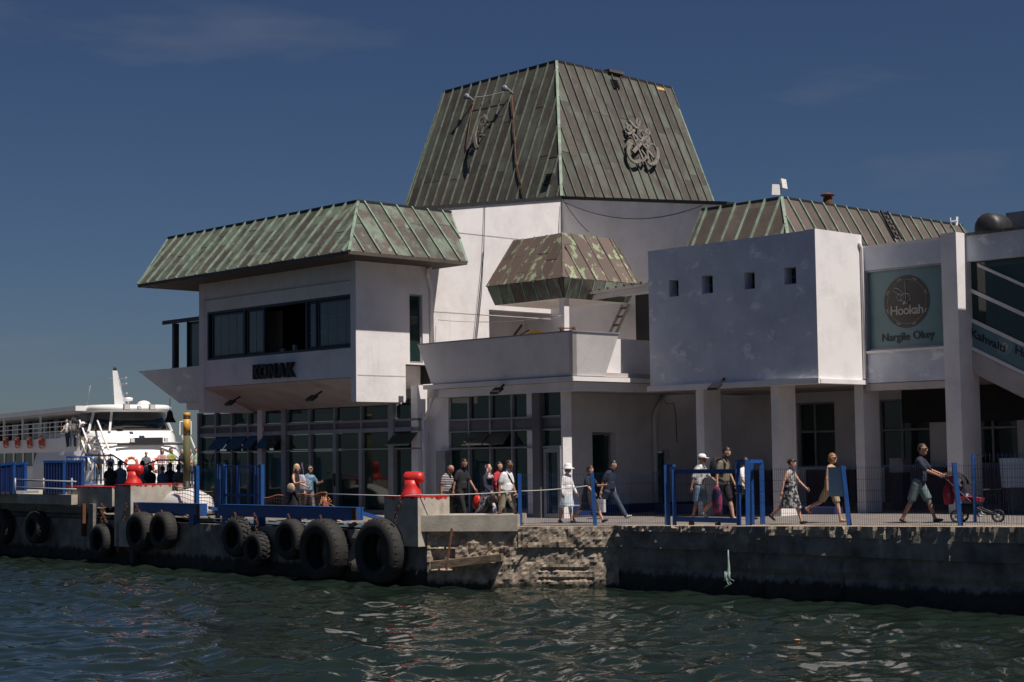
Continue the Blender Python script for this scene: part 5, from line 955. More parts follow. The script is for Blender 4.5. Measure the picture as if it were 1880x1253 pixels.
for u in np.arange(3, Lf, 2.4): m = MB(); m.fbox(PSd, u, u + (.5 if int(u) % 3 else 1.0), zb2, zrf, -2.79, -2.74); m.build('saloon_panel', greywood if int(u) % 2 else rust, ferry)
for x in (6, 40, 73): u = PSd.uz(x, 790)[0]; m = MB(); m.fbox(PSd, u - .05, u + .05, zb2, zrf + .01, -.1, 0); m.build('stanchion', shipwhite, ferry)
m = MB()
for h in (.35, .6, .85): m.bar(PSd.p(.1, zb2 + h, -.04), PSd.p(Lf, zb2 + h, -.04), .045)
for u in np.arange(.1, Lf, 1.1): m.bar(PSd.p(u, zb2, -.04), PSd.p(u, zb2 + .85, -.04), .035)
o = m.build('guard_rail', shipwhite, ferry)
m = MB(); m.fbox(PSd, .9, 1.5, zb2, zb2 + 1.0, -.1, -.02); m.build('gate_panel', shipwhite, ferry)
# stair from the upper deck to the fore deck
s0, s1 = at_y(146, 800, 82.8), at_y(166, 855, 80.5)
for off in (0, .9):
    m = MB(); o_f = VF * off; m.bar(s0 + o_f, s1 + o_f, .1, .18); m.bar(s0 + o_f + UP * .75, s1 + o_f + UP * .75, .07); m.build('stair_string', shipwhite, ferry)
for t in np.linspace(.05, .95, 9): m = MB(); c = s0 + (s1 - s0) * t; m.par(c, VF * .9, -UF * .22, UP * .03); m.build('tread', alu, ferry)
zfd = 2.1
m = MB(); pts = [FO - VF * 2.9 - UF * .5, FO - VF * 2.9 - UF * 5.5, FO - VF * 1.2 - UF * 8, FO + VF * 1.2 - UF * 8, FO + VF * 2.9 - UF * 5.5, FO + VF * 2.9 - UF * .5]; m.prism([zv(q, .2) for q in pts], UP * (zfd - .2)); m.build('fore_deck', shipwhite, ferry)
railing(ferry, [zv(q, zfd) for q in pts[1:]], .95, shipwhite, .35, .035)
m = MB(); m.bar(zv(FO + VF * 2.5 - UF * .2, zy(800)), zv(FO + VF * 3.1 - UF * 1.2, zfd), .1, .2); m.bar(zv(FO + VF * 2.5 - UF * .2, zy(800) + .8), zv(FO + VF * 3.1 - UF * 1.2, zfd + .9), .05); m.bar(zv(FO + VF * 2.4, zy(800)), zv(FO + VF * 2.4, zy(775)), .05); m.bar(zv(FO + VF * 3.0, zy(800)), zv(FO + VF * 3.0, zy(775)), .05); m.bar(zv(FO + VF * 2.4, zy(775)), zv(FO + VF * 3.0, zy(775)), .05); m.build('side_ladder', shipwhite, ferry)
# mast, radar, dome, aerial
mp, mq = at_y(221, 745, YF + 1.5), at_y(211, 681, YF + 1.5); m = MB(); m.loft([[p + V3(a, b, 0) for a, b in ((-w, -w), (w, -w), (w, w), (-w, w))] for p, w in ((mp, .24), (mq, .10))], smooth=False); mast = m.build('mast', shipwhite, ferry)
for y, a, b in ((695, -13, 18), (705.5, -10, 17), (723.5, -12, 15)): m = MB(); x = 211 + (y - 681) * .156; m.bar(at_y(x + a, y, YF + 1.4), at_y(x + b, y, YF + 1.4), .05); m.lathe(at_y(x + b, y, YF + 1.4) - UP * .07, [(.06, 0), (.07, .07), (.05, .14)], 8); m.build('crosstree', alu, mast)
m = MB(); m.lathe(mq, [(.08, 0), (.09, .1), (.05, .2)], 8); m.build('masthead_light', black, mast)
c = at_y(236, 737, YF + 1); m = MB(); m.tube([c - UP * .3, c], .04); m.lathe(c, [(.1, 0), (.22, .03), (.22, .16), (.1, .2)], 14); m.build('radar', shipwhite, ferry)
c = at_y(264, 745, YF + 1); m = MB(); m.lathe(c, [(.34, 0), (.34, .1), (.25, .2), (.1, .25), (.02, .26)], 18); m.build('dome', shipwhite, ferry)
m = MB(); m.tube([at_y(158, 748, YF), at_y(166, 708, YF)], [.03, .012], 6); m.build('aerial', alu, ferry)
# lifebuoys
orange = mat('buoy_orange', (.62, .10, .035), .5)
def buoy(c, n, label, group=None, r=.36):
    t = thing('lifebuoy', c - UP * r, label, 'lifebuoy', group); n = np.asarray(n, float); n /= np.linalg.norm(n); a = np.cross(n, UP); a /= np.linalg.norm(a); b = np.cross(a, n)
    m = MB(); m.tube([c + (a * math.cos(q) + b * math.sin(q)) * r * .8 for q in np.linspace(0, 2 * math.pi, 25)[:-1]], r * .22, 10, closed=True); m.build('ring', orange, t)
    for k in range(4):
        q = math.pi / 4 + k * math.pi / 2; m = MB(); m.tube([c + (a * math.cos(q + e) + b * math.sin(q + e)) * r * .8 for e in (-.13, .13)], r * .24, 10); m.build('band', shipwhite, t)
for x in (14, 35.5, 58, 80): u, z = PSd.uz(x, 812); buoy(PSd.p(u, z, .12), -VF, 'orange and white lifebuoy hung on the ferry side rail', 'lifebuoys on the ferry side')
buoy(at_y(241, 851, 76), (0.1, -1, .2), 'orange lifebuoy on the fore deck rail behind the red bollard', None, .32); buoy(at_y(287, 855, 77), (.9, -.4, 0), 'orange lifebuoy seen edge on at the bow rail', None, .36)
# ================================================================== people
skinA = mat('skin_light', (.50, .28, .19), .55); skinB = mat('skin_tan', (.36, .18, .115), .55)
def cloth(name, c, c2=None, sc=6): return mat(name, c, .85, color2=c2, scale=sc, lo=.48, hi=.54)
C = dict(black=cloth('black_cloth', (.012, .012, .014)), white=cloth('white_cloth', (.72, .70, .70)), navy=cloth('navy_cloth', (.012, .017, .035)), khaki=cloth('khaki_cloth', (.38, .33, .24)), brown=cloth('brown_cloth', (.13, .085, .055)), denim=cloth('denim', (.16, .24, .34)), darkdenim=cloth('dark_denim', (.035, .055, .085)), olive=cloth('olive_cloth', (.17, .145, .10)), grey=cloth('grey_cloth', (.14, .14, .15)),
         paleblue=cloth('pale_blue_cloth', (.42, .50, .56), (.6, .62, .64), 9), print=cloth('black_white_print', (.012, .012, .018), (.35, .34, .33), 13), swirl=cloth('blue_white_swirl', (.02, .03, .08), (.5, .48, .5), 8), scarf=cloth('patterned_scarf', (.09, .02, .04), (.55, .5, .48), 12), shirtprint=cloth('white_leaf_print', (.66, .64, .62), (.2, .2, .22), 6), tan=cloth('tan_cloth', (.40, .30, .17)), bluedye=cloth('blue_dye_cloth', (.05, .13, .2), (.25, .3, .36), 7), lime=cloth('lime_cloth', (.35, .36, .10), (.2, .22, .05), 8), green=cloth('pale_green_cloth', (.40, .5, .36)), lilac=cloth('lilac_cloth', (.30, .25, .36)), shirtblue=cloth('shirt_blue', (.14, .2, .3)), rose=cloth('rose_cloth', (.45, .2, .2), (.5, .4, .38), 9), red=cloth('red_cloth', (.4, .02, .03)), teal=cloth('teal_cloth', (.12, .17, .17)))
def stripes(name, c1, c2, f):
    m = bpy.data.materials.new(name); m.use_nodes = True; n = m.node_tree.nodes; l = m.node_tree.links.new; b = n['Principled BSDF']; b.inputs['Roughness'].default_value = .85
    g = n.new('ShaderNodeTexCoord'); w = n.new('ShaderNodeTexWave'); w.bands_direction = 'Z'; w.inputs['Scale'].default_value = f; w.inputs['Distortion'].default_value = 1.2; w.inputs['Detail Scale'].default_value = 1.5
    r = n.new('ShaderNodeValToRGB'); r.color_ramp.interpolation = 'CONSTANT'; r.color_ramp.elements[1].position = .62; r.color_ramp.elements[0].color = (*c1, 1); r.color_ramp.elements[1].color = (*c2, 1)
    l(g.outputs['Object'], w.inputs['Vector']); l(w.outputs[0], r.inputs[0]); l(r.outputs[0], b.inputs['Base Color']); return m
C['stripe'] = stripes('striped_cloth', (.02, .022, .05), (.5, .46, .45), 6.5); C['stripe2'] = stripes('blue_striped_cloth', (.03, .06, .12), (.2, .25, .32), 5)
hairs = dict(black=mat('black_hair', (.012, .010, .009), .5), brown=mat('brown_hair', (.045, .025, .016), .5), blonde=mat('blonde_hair', (.50, .37, .20), .5), ginger=mat('ginger_hair', (.26, .11, .04), .5), grey=mat('grey_hair', (.25, .24, .23), .6))
leather = mat('dark_leather', (.03, .022, .018), .5); sneaker = mat('pale_sneaker', (.5, .47, .43), .6)
def rotm(ax, a): return np.array(Matrix.Rotation(a, 3, ax))
def segd(P, p0, p1, r0, r1):
    d = p1 - p0; t = np.clip(((P - p0) @ d) / (d @ d + 1e-9), 0, 1); q = p0 + t[:, None] * d; return np.linalg.norm(P - q, axis=1) / (r0 + (r1 - r0) * t)
def person(px, yfoot, h, heading, label, top, bottom, kind='trousers', sleeve=.28, legs=(18, 8, -18, 22), armL=(-15, 8, 20), armR=(15, 8, 20), lean=3, head=(0, 0), hair='black', hairstyle='short', skin=skinA, shoes=leather, hem=None, wide=1.1, pos=None, voxel=.02, scarf=None, hat=None, glasses=False, beard=False, group=None, headcol=None):
    p = at_floor(px, yfoot) if pos is None else np.asarray(pos, float); s = h / 1.75
    t = bpy.data.objects.new('person', None); col.objects.link(t); t.location = tuple(p); t.rotation_euler = (0, 0, heading); t.scale = (s, s, s); t['label'] = label; t['category'] = 'person'
    if group: t['group'] = group
    rad = math.radians; m = MB(); segs = []
    def tube(pts, rs, lab, n=10):
        m.tube(pts, rs, n)
        for i in range(len(pts) - 1): segs.append((np.asarray(pts[i]), np.asarray(pts[i + 1]), rs[i], rs[i + 1], lab))
    hip = V3(0, 0, .93); feet = []; low = 9
    RL = rotm('Y', rad(lean))
    bl = {'trousers': 1.9, 'shorts': 1.0, 'long_shorts': 1.1, 'dress': 0, 'skirt': 0}[kind]
    L_ = []
    for sd, th, kn in ((1, legs[0], legs[1]), (-1, legs[2], legs[3])):
        hj = hip + V3(0, .095 * sd, -.02); k = hj + rotm('Y', rad(-th)) @ V3(0, .0, -.43); a = k + rotm('Y', rad(-th + kn)) @ V3(0, 0, -.42); L_.append((hj, k, a, -th + kn)); low = min(low, a[2])
    dz = .075 - low
    hip = hip + UP * dz
    for hj, k, a, ang in L_:
        hj, k, a = hj + UP * dz, k + UP * dz, a + UP * dz; w = wide ** .5
        if bl > 1.5: tube([hj, (hj + k) / 2, k, (k + a) / 2, a + (k - a) * .04], [.098 * w, .085 * w, .068, .066, .062], 'bottom')
        elif bl > 0:
            c = k + (hj - k) * .05; tube([hj, (hj + k) / 2, c], [.105 * w, .098 * w, .088 * w], 'bottom'); tube([c, k, k + (a - k) * .3, a], [.058, .053, .056, .036], 'skin')
        else: tube([hj, k, k + (a - k) * .3, a], [.075, .053, .056, .034], 'skin')
        fr = rotm('Y', rad(min(35, max(-25, ang * .75)))); f = lambda x, z: a + fr @ V3(x, 0, z)
        tube([f(-.05, -.035), f(.03, -.03), f(.11, -.045), f(.175, -.052)], [.04, .045, .037, .024], 'shoes', 8)
    ws = wide
    T = lambda z, x=0: hip + RL @ V3(x, 0, z)
    prof = [(-.06, .155, .115), (.05, .165 * ws, .12 * ws), (.18, .148 * ws, .112 * ws), (.32, .16 * ws, .115 * ws), (.43, .172, .112), (.50, .150, .09), (.545, .07, .06)]
    rings = []
    for z, ry, rx in prof: c = T(z); rings.append([c + RL @ V3(rx * math.cos(q), ry * math.sin(q), 0) for q in np.linspace(0, 2 * math.pi, 17)[:-1]])
    m.loft(rings)
    for i in range(len(prof) - 1):
        lab = 'bottom' if (prof[i][0] < 0 and kind not in ('dress',)) else 'top'; segs.append((T(prof[i][0]), T(prof[i + 1][0]), (prof[i][1] + prof[i][2]) / 2, (prof[i + 1][1] + prof[i + 1][2]) / 2, lab))
    # shirt hem hanging over the waist
    tube([T(.2), T(.02)], [.14 * ws, .148 * ws], 'top', 14)
    if kind in ('dress', 'skirt'):
        hz_ = hem or .45; lab = 'top' if kind == 'dress' else 'bottom'; sw = (L_[0][1][0] + L_[1][1][0]) / 2
        rr_ = []
        for k, f in enumerate((0, .3, .65, 1)):
            z = hip[2] + .12 - (hip[2] + .12 - hz_) * f; sp_ = abs(L_[0][1][0] - L_[1][1][0]) * .38 * f; rr_.append([V3(sw * f * .5 + (.125 * ws + .05 * f + sp_) * math.cos(q) * (1 + .05 * f * math.sin(5 * q)), (.15 * ws + .045 * f) * math.sin(q) * (1 + .05 * f * math.cos(6 * q)), z) for q in np.linspace(0, 2 * math.pi, 17)[:-1]])
        m.loft(rr_); segs.append((V3(0, 0, hip[2] + .1), V3(sw * .5, 0, hz_), .14, .19, lab))
    hands = []
    for sd, (fw, ab, el) in ((1, armL), (-1, armR)):
        sj = T(.465) + V3(0, .172 * sd, 0); R1 = rotm('X', rad(ab * sd)) @ rotm('Y', rad(-fw)); e = sj + R1 @ V3(0, 0, -.28); R2 = rotm('X', rad(ab * sd * .6)) @ rotm('Y', rad(-fw - el)); w = e + R2 @ V3(0, 0, -.25); hd = w + R2 @ V3(0, 0, -.085)
        pts = [sj + V3(0, -.03 * sd, .01), sj + (e - sj) * .35, e, w]; full = .56
        cut = sleeve
        if cut > .5: tube([pts[0], pts[1], e, w], [.062, .055, .047, .040], 'top')
        elif cut > .05: q = sj + (e - sj) * min(1, cut / .28 * .8); tube([pts[0], sj + (q - sj) * .5, q], [.066, .064, .062], 'top'); tube([q, e, w], [.043, .040, .028], 'skin')
        else: tube([pts[0], pts[1], e, w], [.052, .046, .040, .028], 'skin')
        tube([w, (w + hd) / 2, hd], [.026, .034, .030], 'skin', 8); hands.append((w, hd, R2, sd))
    yaw, pitch = head; RH = rotm('Z', rad(yaw)) @ rotm('Y', rad(pitch)); nb = T(.53); hc = nb + RL @ V3(.02, 0, 0) + RH @ V3(.025, 0, .17)
    tube([nb - UP * .03, nb + (hc - nb) * .55], [.055, .05], 'skin')
    hr_ = []
    for f, rx, ry, ox in ((-1, .035, .03, .04), (-.85, .062, .05, .03), (-.55, .085, .063, .014), (-.1, .097, .073, .0), (.35, .1, .078, -.004), (.7, .082, .066, -.008), (.93, .045, .036, -.01), (1.0, .015, .012, -.01)): hr_.append([hc + RH @ V3(ox + rx * math.cos(q), ry * math.sin(q), f * .118) for q in np.linspace(0, 2 * math.pi, 17)[:-1]])
    m.loft(hr_); segs.append((hc + RH @ V3(0, 0, -.06), hc + RH @ V3(0, 0, .05), .08, .08, 'skin'))
    tube([hc + RH @ V3(.085, 0, .025), hc + RH @ V3(.118, 0, -.02)], [.012, .017], 'skin', 6)
    for sd in (1, -1): tube([hc + RH @ V3(-.005, .074 * sd, .02), hc + RH @ V3(-.012, .082 * sd, -.03)], [.02, .014], 'skin', 6)
    me = m.mesh('body', []); tmp = bpy.data.objects.new('tmp', me); col.objects.link(tmp); rm = tmp.modifiers.new('r', 'REMESH'); rm.mode = 'VOXEL'; rm.voxel_size = voxel; sm_ = tmp.modifiers.new('s', 'SMOOTH'); sm_.factor = .5; sm_.iterations = 2
    bpy.context.view_layer.update(); body = bpy.data.meshes.new_from_object(tmp.evaluated_get(bpy.context.evaluated_depsgraph_get())); bpy.data.objects.remove(tmp); bpy.data.meshes.remove(me)
    n = len(body.polygons); cen_ = np.empty(n * 3); body.polygons.foreach_get('center', cen_); cen_ = cen_.reshape(-1, 3)
    best = np.full(n, 9e9); labs = ['skin', 'top', 'bottom', 'shoes']; idx = np.zeros(n, int)
    for p0, p1, r0, r1, lab in segs: d = segd(cen_, p0, p1, r0, r1); k = d < best; best[k] = d[k]; idx[k] = labs.index(lab)
    # fingers
    fm = MB()
    for w, hd, R2, sd in hands:
        dn = R2 @ V3(0, 0, -1); fw_ = R2 @ V3(1, 0, 0); sdv = R2 @ V3(0, 1, 0)
        for i, (off, ln_) in enumerate(((.026, .07), (.009, .08), (-.009, .075), (-.025, .058))): b = hd + fw_ * off - dn * .012; fm.tube([b, b + dn * ln_ * .5 - sdv * sd * .006, b + dn * ln_ * .85 - sdv * sd * .03], [.0095, .0088, .006], 5)
        b = w + dn * .02 + fw_ * .022; fm.tube([b, b + dn * .04 + fw_ * .024, b + dn * .075 + fw_ * .022], [.012, .010, .007], 5)
    bm = bmesh.new(); bm.from_mesh(body); bm.faces.ensure_lookup_table()
    for i, f in enumerate(bm.faces): f.material_index = int(idx[i]); f.smooth = True
    vv = [bm.verts.new(Vector(q)) for q in fm.v]
    for f in fm.f:
        try: nf = bm.faces.new([vv[i] for i in f]); nf.smooth = True; nf.material_index = 0
        except ValueError: pass
    body.materials.clear()
    for mt in (skin, C[top] if isinstance(top, str) else top, C[bottom] if isinstance(bottom, str) else bottom, shoes): body.materials.append(mt)
    bm.to_mesh(body); bm.free()
    ob = bpy.data.objects.new('body', body); col.objects.link(ob); ob.parent = t
    def child(mb, name, mt): o = bpy.data.objects.new(name, mb.mesh(name, mt)); col.objects.link(o); o.parent = t; return o
    hp = lambda x, y, z: hc + RH @ V3(x, y, z)
    if hair:
        hm = MB(); nu, nv = 18, 12; g = {}
        r = np.random.default_rng(int(px * 7) % 999)
        for j in range(nv + 1):
            ph = math.pi * j / nv
            for i in range(nu):
                q = 2 * math.pi * i / nu; x, y, z = math.sin(ph) * math.cos(q), math.sin(ph) * math.sin(q), math.cos(ph); k = 1.0 + r.normal() * .02
                X_, Y_, Z_ = (-.012 + .112 * x * k), .088 * y * k, .02 + .118 * z * k
                if hairstyle in ('long', 'bob') and z < .1: Z_ -= (.16 if hairstyle == 'long' else .05) * (.1 - z); X_ -= .02 * (.1 - z); Y_ *= 1.12
                if hairstyle == 'bun' and x < -.5 and z > -.2: X_ -= .04
                if hairstyle == 'curly': X_ *= 1.12; Y_ *= 1.15; Z_ = .02 + (Z_ - .02) * 1.08 + r.normal() * .006
                g[j, i] = len(hm.v); hm.v.append(tuple(hp(X_, Y_, Z_)))
        for j in range(nv):
            for i in range(nu):
                q = 2 * math.pi * (i + .5) / nu; ph = math.pi * (j + .5) / nv; x, z = math.sin(ph) * math.cos(q), math.cos(ph)
                if hairstyle == 'bald': keep = -.45 < z < .25 and x < .15
                elif hairstyle in ('long', 'bob', 'curly'): keep = (z > .5) or (x < .30 and z > -.75) 
                else: keep = (z > .48) or (x < .15 and z > -.45)
                if keep: hm.f.append((g[j, i], g[j, (i + 1) % nu], g[j + 1, (i + 1) % nu], g[j + 1, i])); hm.sm.append(True)
        child(hm, 'hair', hairs[hair])
    fe = MB()
    for sd in (1, -1): fe.lathe(hp(.088, .03 * sd, .018), [(.002, -.012), (.011, 0), (.002, .006)], 6, RH @ V3(1, 0, 0))
    fe.tube([hp(.092, -.022, -.062), hp(.1, 0, -.06), hp(.092, .022, -.062)], .005, 5); child(fe, 'eyes_and_mouth', leather)
    if beard: b = MB(); b.loft([[hp(ox + rx * math.cos(q), ry * math.sin(q), z) for q in np.linspace(-1.5, 1.5, 9)] + [hp(.02, .05, z), hp(.02, -.05, z)] for z, rx, ry, ox in ((-.045, .098, .074, .0), (-.08, .088, .068, .014), (-.112, .062, .05, .034), (-.126, .03, .03, .04))]); child(b, 'beard', hairs['black'])
    if glasses:
        b = MB(); zz = .02 if glasses == 1 else .085
        for sd in (1, -1): b.lathe(hp(.095 if glasses == 1 else .08, .032 * sd, zz), [(.002, -.006), (.028, -.004), (.028, .006), (.002, .01)], 10, RH @ V3(1, 0, .2)); b.bar(hp(.09, .055 * sd, zz + .005), hp(-.01, .082 * sd, zz + .005), .008)
        b.bar(hp(.1, -.02, zz + .008), hp(.1, .02, zz + .008), .008); child(b, 'sunglasses', black)
    if hat:
        b = MB(); hm_ = C[hat[1]] if isinstance(hat[1], str) else hat[1]; axh = RH @ V3(0, 0, 1)
        if hat[0] == 'brim': b.lathe(hp(-.005, 0, .04), [(.20, -.045), (.205, -.04), (.118, .012), (.112, .06), (.098, .115), (.03, .128), (.002, .13)], 20, axh)
        elif hat[0] == 'wide': b.lathe(hp(-.005, 0, .06), [(.24, -.02), (.24, -.012), (.115, .01), (.105, .08), (.03, .1), (.002, .1)], 20, axh)
        else:
            b.lathe(hp(-.01, 0, .035), [(.112, -.01), (.112, .02), (.1, .06), (.065, .095), (.002, .105)], 18, axh); b.loft([[hp(x, y, z) for y, z in ((-w, .03), (-w * .5, .042), (0, .046), (w * .5, .042), (w, .03), (w * .5, .034), (0, .038), (-w * .5, .034))] for x, w in ((.07, .08), (.13, .075), (.175, .045))])
        child(b, 'hat', hm_)
    if scarf:
        b = MB(); rr_ = []
        for z, k, ox in ((.125, .3, -.01), (.11, .75, -.012), (.04, 1.06, -.016), (-.05, 1.1, -.02), (-.13, .95, -.01), (-.2, 1.3, .0), (-.3, 1.75, .01)):
            rr_.append([hp(ox + .1 * k * math.cos(q) * (1.0 if abs(q) > 1.0 or z > .07 or z < -.1 else .55), .088 * k * math.sin(q), z) for q in np.linspace(-math.pi, math.pi, 19)[:-1]])
        b.loft(rr_); child(b, 'headscarf', C[scarf])
        f_ = MB(); f_.lathe(hp(.058, 0, -.015), [(.052, -.01), (.05, .02), (.034, .038), (.01, .046)], 14, RH @ V3(1, 0, 0)); f_.tube([hp(.1, 0, .01), hp(.115, 0, -.025)], [.009, .013], 6); child(f_, 'face', skin)
    Rz = rotm('Z', heading); world_ = lambda q: p + s * (Rz @ np.asarray(q))
    t_hands = [world_(hd + R2 @ V3(0, 0, -.05)) for w, hd, R2, sd in hands]
    return t, t_hands, world_, (T, hc, hip)
W_ = math.radians(-35)      # walking direction along the quay
WK = dict(legs=(24, 8, -20, 25))
person(540, 0, 1.58, math.radians(-25), 'blonde woman in black sleeveless dress walking past the glass doors', 'black', 'black', 'dress', 0, legs=(8, 4, -8, 8), armL=(15, 6, 55), armR=(25, 10, 75), hair='blonde', hairstyle='long', hem=.42, pos=zv(at_y(541, 900, 47), 1.5), head=(-5, 5))
person(563, 0, 1.56, math.radians(-50), 'woman in blue dyed tunic with a printed tote beside the blonde woman', 'bluedye', 'grey', 'trousers', .28, armL=(30, 15, 70), armR=(0, 8, 25), hair='black', hairstyle='bob', pos=zv(at_y(566, 900, 47.9), 1.5), head=(25, 0), glasses=1, wide=1.1)
person(818, 0, 1.60, W_, 'balding man in navy striped shirt and brown trousers behind the concrete slab', 'stripe', 'brown', 'trousers', .3, pos=zv(at_y(818, 940, 43.6), 1.5), hair='grey', hairstyle='bald', head=(0, 28), lean=9, wide=1.22, skin=skinB, armL=(12, 6, 10), armR=(-10, 8, 10), **WK)
_, hB, _, _ = person(847, 0, 1.71, W_, 'bearded man in black shirt and trousers carrying a red bag', 'black', 'black', 'trousers', .28, pos=zv(at_y(847, 940, 43.4), 1.5), head=(-8, 16), skin=skinB, beard=True, armL=(26, 8, 8), armR=(-14, 12, 8), legs=(-14, 15, 18, 5))
_, hS, _, _ = person(893, 0, 1.57, W_, 'woman in patterned headscarf, navy jacket and swirling blue trousers', 'navy', 'swirl', 'trousers', .56, pos=zv(at_y(894, 940, 42.9), 1.5), hair=None, scarf='scarf', armL=(-5, 8, 25), armR=(15, 10, 40), wide=1.15, **WK)
person(914, 0, 1.60, W_, 'dark haired person in red top half hidden behind the white shirt', 'red', 'black', 'trousers', .28, pos=zv(at_y(914, 940, 43.9), 1.5), hairstyle='bob', voxel=.028)
_, hT, wT, jT = person(930, 0, 1.68, W_, 'man in white t-shirt and khaki shorts with a dark shoulder strap', 'white', 'khaki', 'shorts', .3, pos=zv(at_y(930, 950, 41.9), 1.5), hair='brown', skin=skinB, head=(-5, 14), glasses=1, armL=(8, 6, 12), armR=(-16, 10, 15), wide=1.12, legs=(26, 12, -14, 12))
person(1040, 961, 1.50, W_, 'woman in white sun hat and long white shirt over pale blue dress', 'white', 'paleblue', 'skirt', .56, legs=(10, 3, -8, 8), hem=.50, hair='grey', hairstyle='bob', hat=('brim', 'white'), wide=1.2, armL=(12, 10, 15), armR=(-8, 12, 20), lean=5, skin=skinB)
person(1081, 960, 1.55, W_, 'woman in black dress reaching out behind the leaning fence post', 'black', 'black', 'dress', .28, legs=(32, 4, -24, 28), hem=.36, hair='brown', hairstyle='curly', armL=(35, 8, 60), armR=(24, 10, 22), head=(-15, 4), lean=4, wide=1.15)
_, hN, _, _ = person(1120, 953, 1.72, W_, 'young man in navy t-shirt and jeans carrying a paper bag', 'navy', 'darkdenim', 'trousers', .3, legs=(34, 2, -28, 20), armL=(-5, 8, 12), armR=(-22, 10, 10), head=(0, 18), shoes=sneaker, lean=4)
person(1286, 957, 1.68, W_, 'man in white cap, printed white shirt and denim shorts behind the gate', 'shirtprint', 'denim', 'long_shorts', .34, legs=(12, 10, -8, 8), hair='grey', hat=('cap', 'white'), wide=1.28, armL=(35, 12, 15), armR=(-18, 12, 8), head=(20, 6), skin=skinB)
_, hG, wG, jG = person(1329, 957, 1.86, W_, 'tall bearded man in olive shirt with a dark backpack and towel', 'olive', 'black', 'shorts', .3, legs=(16, 4, -26, 18), head=(-10, 18), beard=True, armL=(10, 8, 14), armR=(-12, 10, 12), shoes=sneaker, wide=1.05)
person(1366, 955, 1.58, W_, 'dark haired woman in white top mostly hidden by the gate posts', 'white', 'black', 'trousers', .28, hairstyle='bob', skin=skinB)
person(1452, 963, 1.54, W_, 'woman in black and white print dress with sunglasses on her hair', 'print', 'print', 'dress', 0, legs=(20, 4, -26, 26), hem=.42, hair='brown', hairstyle='bun', armL=(28, 14, 18), armR=(-18, 16, 10), glasses=2, wide=1.15, head=(-8, 6))
person(1527, 960, 1.62, W_, 'ginger haired woman in tan shorts behind the pale blue board', 'tan', 'tan', 'shorts', 0, legs=(16, 4, -32, 34), hair='ginger', hairstyle='bob', armL=(12, 8, 12), armR=(-4, 12, 8), glasses=1, shoes=skinA)
_, hP, wP, jP = person(1688, 960, 1.82, math.radians(-28), 'man in navy t-shirt and green shorts pushing a red pushchair', 'navy', 'teal', 'shorts', .3, legs=(26, 8, -20, 8), hair='brown', armL=(38, 4, 32), armR=(38, 6, 30), head=(-12, 0), glasses=1, skin=skinB, wide=1.18, lean=8)
# ---- crowd waiting to board, seen from behind in the building's shade
cg_ = 'people waiting to board in the shade'
for x, y, Y, top_, lab, hs_ in ((203, 850, 58.5, 'black', 'man in black shirt waiting left of the red bollard', 'short'), (221, 848, 59.5, 'shirtblue', 'man in pale blue shirt waiting beside the black shirt', 'short'), (262, 848, 59, 'shirtblue', 'man in grey blue shirt waiting right of the red bollard', 'short'), (276, 856, 58.5, 'black', 'woman in black waiting beside the striped shirt', 'bob'), (299, 858, 58, 'stripe2', 'person in blue striped shirt waiting behind the concrete block', 'short'), (313, 852, 59.5, 'black', 'slim person in black waiting behind the striped shirt', 'short'), (328, 855, 59, 'grey', 'person in dark grey waiting next to the banded pole', 'bob'), (322, 880, 57, 'lilac', 'child in lilac shirt and cap by the netting', 'short')):
    z = at_y(x, y, Y)[2]; person(x, 0, z - 1.5 + .02, math.radians(115), lab, top_, 'darkdenim', 'trousers', .28, legs=(2, 0, -3, 2), pos=zv(at_y(x, y, Y), 1.5), hairstyle=hs_, voxel=.03, skin=skinB, hat=('cap', 'grey') if x == 322 else None)
# ---- passengers on the ferry
for x, y, Y, z0, top_, lab, hr__, hs_, ht, hd_ in ((268, 829, 77, 2.1, 'grey', 'bald man in grey shirt at the bow rail', 'grey', 'bald', None, -70), (297, 824, 77, 2.1, 'rose', 'woman in patterned rose top at the bow rail', 'brown', 'long', None, -60), (313, 823, 77.3, 2.1, 'lime', 'woman in yellow green blouse at the bow rail', 'brown', 'bun', None, -40), (332, 826, 77, 2.1, 'black', 'grey haired man in black shirt beside the banded pole', 'grey', 'short', None, -20), (349, 826, 77.5, 2.1, 'rose', 'white haired woman between the pole and the glass corner', 'grey', 'bob', None, -60), (361, 823, 77, 2.1, 'green', 'man in pale green shirt at the glass corner', 'black', 'short', None, -100),
        (182, 833, 80, 2.1, 'black', 'woman in dark top at the foot of the ferry stair', 'black', 'bob', None, -60), (203, 834, 79.5, 2.1, 'navy', 'dark haired passenger looking over the blue stair rail', 'black', 'short', None, -80), (163, 806, 81, 2.75, 'grey', 'man in grey shirt and jeans halfway down the ferry stair', 'brown', 'short', None, -60), (152, 776, 82.3, 3.75, 'navy', 'passenger in wide white hat and blue jacket on the ferry stair', None, 'short', ('wide', 'white'), -70), (134, 764, 84, 3.95, 'grey', 'man in grey shirt at the upper deck gate', 'ginger', 'short', None, -60), (124, 770, 84.3, 3.95, 'white', 'passenger in white top at the upper deck gate', 'black', 'bob', None, -110)):
    z = at_y(x, y, Y)[2]; person(x, 0, max(1.3, z - z0), math.radians(hd_), lab, top_, 'khaki' if ht else 'darkdenim', 'trousers', .28 if top_ != 'navy' else .56, legs=(6, 6, -6, 6), pos=zv(at_y(x, y, Y), z0), hair=hr__, hairstyle=hs_, voxel=.03, hat=ht, armL=(25, 8, 50), armR=(15, 8, 40))
